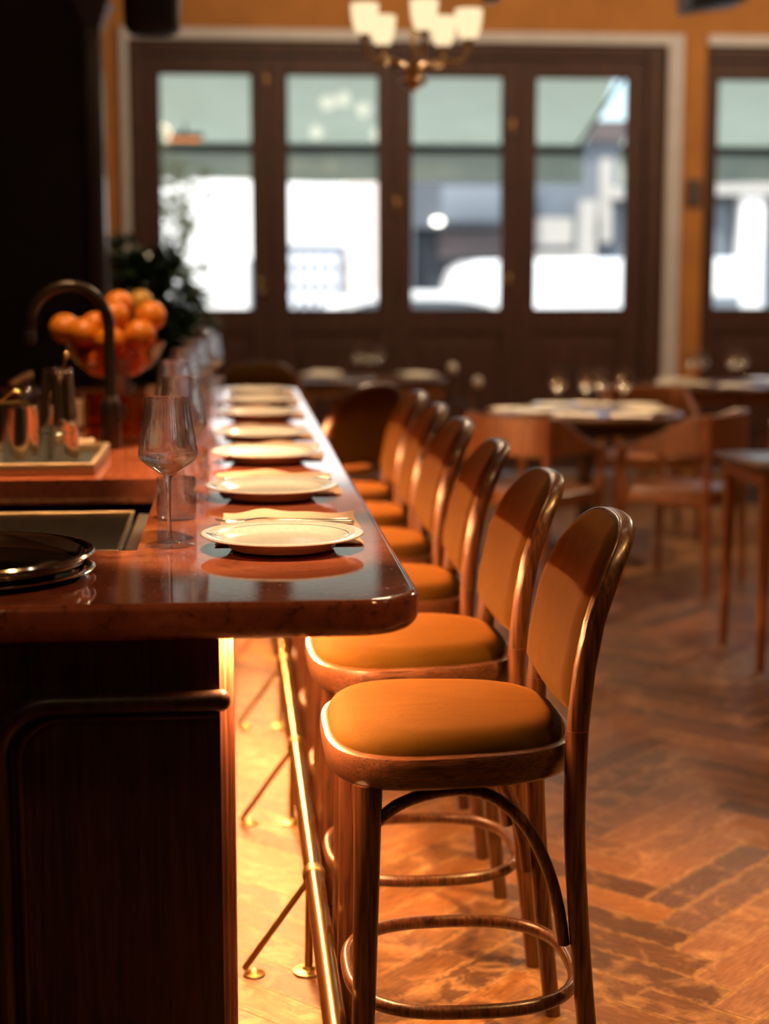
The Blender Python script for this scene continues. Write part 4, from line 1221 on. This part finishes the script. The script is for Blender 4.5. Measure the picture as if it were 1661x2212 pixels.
for z in (.55, .66): tube(bm, [(-.10 + (z - .44) * .22, .12, z), (-.04 + (z - .44) * .20, -.02, z - .01), (.0 + (z - .44) * .2, -.16, z - .03)], .010, 8)
obj('back_slats', bm, M['dark_wood'], dc)

# ------------------------------------------------------------------ outside
SZ = -.12
out1 = struct('pavement', B(-30, 30, WY + .3, 15.2, SZ - .1, SZ), M['pavement'])
out2 = struct('street', B(-30, 30, 15.2, 40, SZ - .25, SZ - .12), M['street'])
def awning(name, x0, x1, label, xr=None):
    t = thing(name, label, 'awning', ((x0 + x1) / 2, WY + .3, 2.8))
    cx = (x0 + x1) / 2
    zt, zf, D = .30, -.375, 1.55
    bm = bmesh.new(); NX, NY = 24, 10
    for dz in (0, .004):
        g = []
        for j in range(NY + 1):
            v = j / NY; row = []
            for i in range(NX + 1):
                u = i / NX; row.append(bm.verts.new((x0 - cx + (x1 - x0) * u, v * D, zt + (zf - zt) * v - .03 * math.sin(PI * v) + dz)))
            g.append(row)
        for j in range(NY):
            for i in range(NX): bm.faces.new((g[j][i], g[j][i + 1], g[j + 1][i + 1], g[j + 1][i]))
    cv = obj('canopy', bm, M['awning'], t, recalc=False)
    obj('front_bar', B(x0 - cx, x1 - cx, D - .03, D + .03, zf - .055, zf + .015, bev=.008), M['awning_bar'], t)
    bm = bmesh.new(); NX = 70; r0 = []
    for dy in (0, .004):
        g = []
        for j in range(7):
            v = j / 6; row = []
            for i in range(NX + 1):
                u = i / NX; X = x0 - cx + (x1 - x0) * u
                row.append(bm.verts.new((X, D + .022 + dy + .02 * v * math.sin(X * 5 + .7 * math.sin(X * 2)), zf - .02 - .26 * v - .012 * v * math.sin(X * 3.1))))
            g.append(row)
        for j in range(6):
            for i in range(NX): bm.faces.new((g[j][i], g[j][i + 1], g[j + 1][i + 1], g[j + 1][i]))
    obj('valance', bm, M['awning'], t, recalc=False)
    for s in (x0 - cx + .35, x1 - cx - .05):
        obj('folding_arm', tube(bmesh.new(), [(s, 0, .0), (s, D, zf)], .016, 8), M['awning_bar'], t)
    return t
awning('awning', -2.2, 2.86, 'pale green canvas awning outside the four doors at left')
awning('awning', 3.15, 6.8, 'pale green canvas awning outside the right-hand doors')
ht = thing('patio_heater', 'glowing orange heater under the awning at the far left', 'heater', (-.33, 12.95, 2.42))
obj('heater_body', B(-.14, .14, -.05, .05, .02, .06, bev=.01), M['black'], ht)
obj('element', B(-.12, .12, -.03, .03, .0, .02, bev=.006), M['heater'], ht)
obj('hanger', tube(bmesh.new(), [(0, 0, .06), (0, 0, .13)], .01, 8), M['black'], ht)
sb = thing('street_tree', 'pale sunlit leafy shrub outside the leftmost door', 'shrub', (-.74, 12.85, SZ + .0))
obj('planter', lathe(bmesh.new(), [(0, 0), (.22, 0), (.28, .5), (.30, .55), (.27, .55), (.26, .5), (0, .48)], 24), M['pot'], sb)
bm = bmesh.new()
for k in range(6):
    a = k * 1.05; tube(bm, spline([(0, 0, .45), (.1 * math.cos(a), .1 * math.sin(a), 1.1), (.4 * math.cos(a), .3 * math.sin(a), 1.9)], 4), .012, 6)
obj('stems', bm, M['bark'], sb)
bm = bmesh.new(); rnd = random.Random(9)
foliage(bm, (.10, 0, 1.90), (.34, .28, .55), 520, .11, .034, rnd)
foliage(bm, (.42, 0, 2.15), (.16, .2, .24), 90, .10, .03, rnd)
foliage(bm, (.30, 0, 1.3), (.30, .28, .38), 260, .11, .034, rnd)
obj('foliage', bm, M['plant_out'], sb, False, recalc=False)

FY = 24.0
bl = thing('pale_building', 'sunlit pale rendered house across the street with a latticed window', 'building', (0, FY, SZ))
bm = B(-12, 2.36, 0, .4, 0, 8); obj('wall', bm, M['render_wall'], bl, False)
obj('brick_return', B(1.70, 2.38, -.04, -.005, 0, 8), M['brick'], bl, False)
wn = obj('window', B(.80, 1.66, -.05, -.004, .55, 1.95), M['window_dark'], bl, False)
bm = bmesh.new()
for k in range(5): box(bm, .88 + .150 * k, .95 + .150 * k, -.085, -.055, .55, 1.84)
for k in range(5): box(bm, .84, 1.58, -.08, -.058, .62 + .27 * k, .74 + .27 * k)
obj('lattice', bm, M['lattice'], wn, False)
obj('door_frame', B(.26, .45, -.05, -.004, .5, 1.75), M['shop_light'], bl, False)
b2 = thing('grey_shopfront', 'shaded blue-grey shopfront across the street seen through the third door', 'building', (0, FY, SZ))
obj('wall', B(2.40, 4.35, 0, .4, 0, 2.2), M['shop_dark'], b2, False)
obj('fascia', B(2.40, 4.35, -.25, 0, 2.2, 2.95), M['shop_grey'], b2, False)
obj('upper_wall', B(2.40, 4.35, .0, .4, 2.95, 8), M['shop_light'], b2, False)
obj('shutter', B(3.02, 4.3, -.30, -.25, 2.28, 2.78, bev=.02), M['shop_light'], b2)
obj('signboard', B(3.0, 4.35, -.12, 0, 1.78, 2.18), M['shop_brown'], b2, False)
obj('side_post', B(2.42, 2.62, -.30, 0, 0, 2.3), M['shop_light'], b2, False)
lm = obj('lantern', sphere(bmesh.new(), (2.96, -.36, 2.285), .065, 14, 10, (1.25, .7, .75)), M['street_lamp'], b2)
b3 = thing('corner_building', 'corner building coloured as blue-grey shade, with cream pillars across the street', 'building', (0, FY, SZ))
obj('wall', B(4.37, 14, .1, .5, 0, 3.45), M['shop_light'], b3, False)
obj('parapet', B(4.37, 14, .0, .5, 3.45, 3.75), M['shop_brown'], b3, False)
obj('shop_window', B(4.45, 5.15, -.02, .09, 1.45, 2.7), M['window_dark'], b3, False)
obj('sign_panel', B(4.42, 4.98, -.06, -.03, 1.95, 2.35), M['cream_stone'], b3, False)
obj('ledge', B(4.40, 5.28, -.12, .08, 1.72, 1.86), M['cream_stone'], b3, False)
obj('pillar', B(5.06, 5.30, -.2, .08, .9, 2.6), M['cream_stone'], b3, False)
obj('pillar', B(5.38, 5.55, -.1, .09, 2.0, 3.2), M['cream_stone'], b3, False)
obj('cornice', B(5.5, 6.3, -.15, .08, 2.62, 2.8), M['cream_stone'], b3, False)
obj('pillar', B(7.45, 7.8, -.2, .08, 0, 2.95), M['render_wall'], b3, False)
obj('shop_window', B(6.9, 7.32, -.02, .09, .9, 2.55), M['window_dark'], b3, False)
obj('cornice', B(6.6, 9.0, -.25, .08, 2.68, 2.95), M['cream_stone'], b3, False)
obj('bay', B(7.05, 7.2, -.06, -.03, 1.5, 2.2), M['shop_light'], b3, False)

def car(name, label, x0, x1, y, roof, h0, glassy):
    t = thing(name, label, 'car', ((x0 + x1) / 2, y, SZ - .12)); L = (x1 - x0) / 2; W = .85
    Z = SZ - .12
    # side profile (x, z) lofted across the width with tumblehome
    def ring(yy, ins, prof): return [(x * (1), yy, z) for x, z in prof]
    body = [(-L, .35), (-L, .72), (-L * .96, .80), (-L * .55, .92), (L * .75, .96), (L * .98, .90), (L, .70), (L, .35), (L * .7, .22), (-L * .7, .22)]
    bm = bmesh.new(); loft(bm, [ring(-W, 0, [(x * .97, z * .99) for x, z in body]), ring(-W * .9, 0, body), ring(W * .9, 0, body), ring(W, 0, [(x * .97, z * .99) for x, z in body])])
    obj('body', bm, M['car_white'], t)
    cab = []
    K = 16
    for k in range(K + 1):
        u = k / K; x = -L * .52 + (L * 1.22) * u
        zz = .92 + (h0 - .92) * (1 - abs(2 * u - 1) ** roof) ** (1 / 1.6)
        cab.append((x, zz))
    cab = [(cab[0][0], .80)] + cab + [(cab[-1][0], .80)]
    bm = bmesh.new(); loft(bm, [ring(-W * .80, 0, [(x * .985, .80 + (z - .80) * .97) for x, z in cab]), ring(-W * .72, 0, cab), ring(W * .72, 0, cab), ring(W * .80, 0, [(x * .985, .80 + (z - .80) * .97) for x, z in cab])])
    obj('cabin', bm, M['car_white'], t)
    g = [(x * .90 + .02, .90 + (z - .90) * .86) for x, z in cab]
    g = [(x, max(z, .90)) for x, z in g]
    bm = bmesh.new(); loft(bm, [[(x, -W * .82, z) for x, z in g], [(x, -W * .79, z) for x, z in g]])
    if glassy: obj('side_windows', bm, M['car_glass'], t)
    else: bm.free()
    w0 = None
    for sx in (-.62, .62):
        for sy in (-1, 1):
            b_ = lathe(bmesh.new(), [(0, -.1), (.19, -.1), (.30, -.09), (.32, -.05), (.32, .05), (.30, .09), (.19, .1), (0, .1)], 24)
            bmesh.ops.rotate(b_, verts=b_.verts[:], cent=(0, 0, 0), matrix=Matrix.Rotation(PI / 2, 3, 'X')); bmesh.ops.translate(b_, verts=b_.verts[:], vec=(sx * L, sy * W * .86, .32))
            obj('wheel', b_, M['rubber'], t)
    return t
car('car', 'white car parked outside, its roof crossing the second and third doors', -.25, 3.6, 16.6, 3.2, 1.49, True)
vn = thing('van', 'tall white van parked outside the third and fourth doors', 'van', (3.35, 18.6, SZ - .12))
prof = [(-1.0, .3), (-1.02, 1.0), (-.93, 1.35), (-.80, 1.72), (-.66, 1.80), (2.4, 1.84), (2.5, 1.78), (2.52, .3)]
bm = bmesh.new(); loft(bm, [[(x * .98, -.9, z * .985) for x, z in prof], [(x, -.82, z) for x, z in prof], [(x, .82, z) for x, z in prof], [(x * .98, .9, z * .985) for x, z in prof]])
obj('body', bm, M['car_white'], vn)
obj('rear_window', B(1.02, 2.2, -.915, -.895, .55, 1.42, bev=.006), M['shop_light'], vn)
obj('windscreen', B(-1.02, -.99, -.7, .7, 1.0, 1.3), M['car_glass'], vn, False)
for sx in (-.45, 1.9):
    for sy in (-.82, .82):
        b_ = lathe(bmesh.new(), [(0, -.1), (.19, -.1), (.31, -.09), (.33, -.05), (.33, .05), (.31, .09), (.19, .1), (0, .1)], 24)
        bmesh.ops.rotate(b_, verts=b_.verts[:], cent=(0, 0, 0), matrix=Matrix.Rotation(PI / 2, 3, 'X')); bmesh.ops.translate(b_, verts=b_.verts[:], vec=(sx, sy, .33))
        obj('wheel', b_, M['rubber'], vn)

# ------------------------------------------------------------------ light
def spot(name, loc, target, power, size, blend, col, rad=.03):
    l = bpy.data.lights.new(name, 'SPOT'); l.energy = power; l.spot_size = math.radians(size); l.spot_blend = blend; l.color = col; l.shadow_soft_size = rad
    o = bpy.data.objects.new(name, l); COL.objects.link(o); o.location = loc
    d = Vector(target) - Vector(loc); o.rotation_euler = d.to_track_quat('-Z', 'Y').to_euler()
    return o
def point(name, loc, power, col, rad=.12):
    l = bpy.data.lights.new(name, 'POINT'); l.energy = power; l.color = col; l.shadow_soft_size = rad
    o = bpy.data.objects.new(name, l); COL.objects.link(o); o.location = loc
    return o
WARM = (1, .60, .27)
BARL = (1, .69, .40)
for k, y in enumerate((2.92, 3.45, 4.0, 4.5, 5.0, 5.5, 6.0, 6.5)):
    spot('track_spot', (.06, y - 1.0, 3.0), (.03, y, BZ), 400 - 27 * k, 16.0, .4, BARL, .05)
spot('track_spot', (-.40, 4.20, 3.1), (-.36, 4.12, BZ), 620, 30, .5, (1, .62, .30), .06)
spot('track_spot', (-.40, 4.7, 3.1), (-.38, 5.2, BZ + .2), 190, 20, .5, (1, .62, .30), .06)
spot('floor_spot', (2.0, 2.2, 3.5), (1.05, 3.1, 0), 1250, 32, .9, (1, .52, .15), .06)
spot('floor_spot', (1.9, 3.8, 3.5), (1.35, 4.9, 0), 130, 24, .9, (1, .50, .17), .06)
point('ambient_fill', (-.9, .2, 3.3), 16, (1, .70, .42))  # unseen lamp added to lighten the faces nearest the camera
spot('table_spot', (1.9, 7.0, 3.4), (1.73, 7.95, .74), 480, 26, .6, (1, .66, .36), .13)
spot('table_spot', (1.1, 9.7, 3.4), (.92, 10.7, .74), 170, 26, .6, (1, .7, .42), .13)
spot('table_spot', (3.2, 8.8, 3.4), (3.1, 9.85, .74), 200, 26, .6, (1, .7, .42), .13)
spot('ambient_fill', (2.4, 5.6, 3.6), (2.4, 6.0, 0), 85, 120, .5, (1, .50, .18), .1)  # this and the next three: unseen lamps added for ambient light
spot('ambient_fill', (1.4, 1.6, 3.5), (1.6, 2.8, 0), 75, 110, .5, (1, .48, .16), .1)
point('ambient_fill', (1.0, 8.7, 3.45), 150, (1, .72, .46))  # added out of view, brightens the window wall
point('ambient_fill', (4.2, 8.7, 3.45), 170, (1, .72, .46))
gl = None
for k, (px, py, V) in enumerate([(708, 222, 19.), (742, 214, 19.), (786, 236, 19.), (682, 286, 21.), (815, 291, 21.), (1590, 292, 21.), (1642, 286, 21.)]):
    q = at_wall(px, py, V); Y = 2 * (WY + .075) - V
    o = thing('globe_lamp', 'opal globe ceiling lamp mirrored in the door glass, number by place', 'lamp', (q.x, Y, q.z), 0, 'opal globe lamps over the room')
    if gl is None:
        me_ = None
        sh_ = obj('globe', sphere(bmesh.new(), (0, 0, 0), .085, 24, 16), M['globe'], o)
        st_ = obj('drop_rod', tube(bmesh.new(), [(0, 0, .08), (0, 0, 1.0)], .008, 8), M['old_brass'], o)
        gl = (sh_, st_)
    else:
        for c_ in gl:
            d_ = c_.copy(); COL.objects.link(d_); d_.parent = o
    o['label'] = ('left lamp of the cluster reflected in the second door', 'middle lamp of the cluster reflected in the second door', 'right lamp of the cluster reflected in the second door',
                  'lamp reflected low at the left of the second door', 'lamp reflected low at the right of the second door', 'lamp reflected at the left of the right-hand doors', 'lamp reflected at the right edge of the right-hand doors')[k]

sun = bpy.data.lights.new('sun', 'SUN'); sun.energy = 12; sun.angle = math.radians(.6); sun.color = (1, .96, .9)
so = bpy.data.objects.new('sun', sun); COL.objects.link(so)
so.rotation_euler = Vector((.30, .36, -1.0)).to_track_quat('-Z', 'Y').to_euler()
wd = bpy.data.worlds.new('World'); S.world = wd; wd.use_nodes = True
nt = wd.node_tree; bg = nt.nodes['Background']
sky = nt.nodes.new('ShaderNodeTexSky'); sky.sky_type = 'NISHITA'; sky.sun_disc = False
sky.sun_elevation = math.radians(48); sky.sun_rotation = math.radians(200); sky.air_density = 1.0; sky.dust_density = 2.0
nt.links.new(sky.outputs[0], bg.inputs[0]); bg.inputs[1].default_value = .40

# ------------------------------------------------------------------ render look
S.view_settings.view_transform = 'Standard'; S.view_settings.look = 'None'
S.view_settings.exposure = 0.0; S.view_settings.gamma = 1.0; S.view_settings.use_curve_mapping = False
cy_ = S.cycles
cy_.use_denoising = True
try: cy_.denoiser = 'OPENIMAGEDENOISE'
except Exception: pass
cy_.max_bounces = 14; cy_.diffuse_bounces = 4; cy_.glossy_bounces = 6; cy_.transmission_bounces = 14; cy_.transparent_max_bounces = 24
cy_.caustics_reflective = False; cy_.caustics_refractive = False
cy_.sample_clamp_indirect = 6; cy_.sample_clamp_direct = 0
cy_.blur_glossy = .5
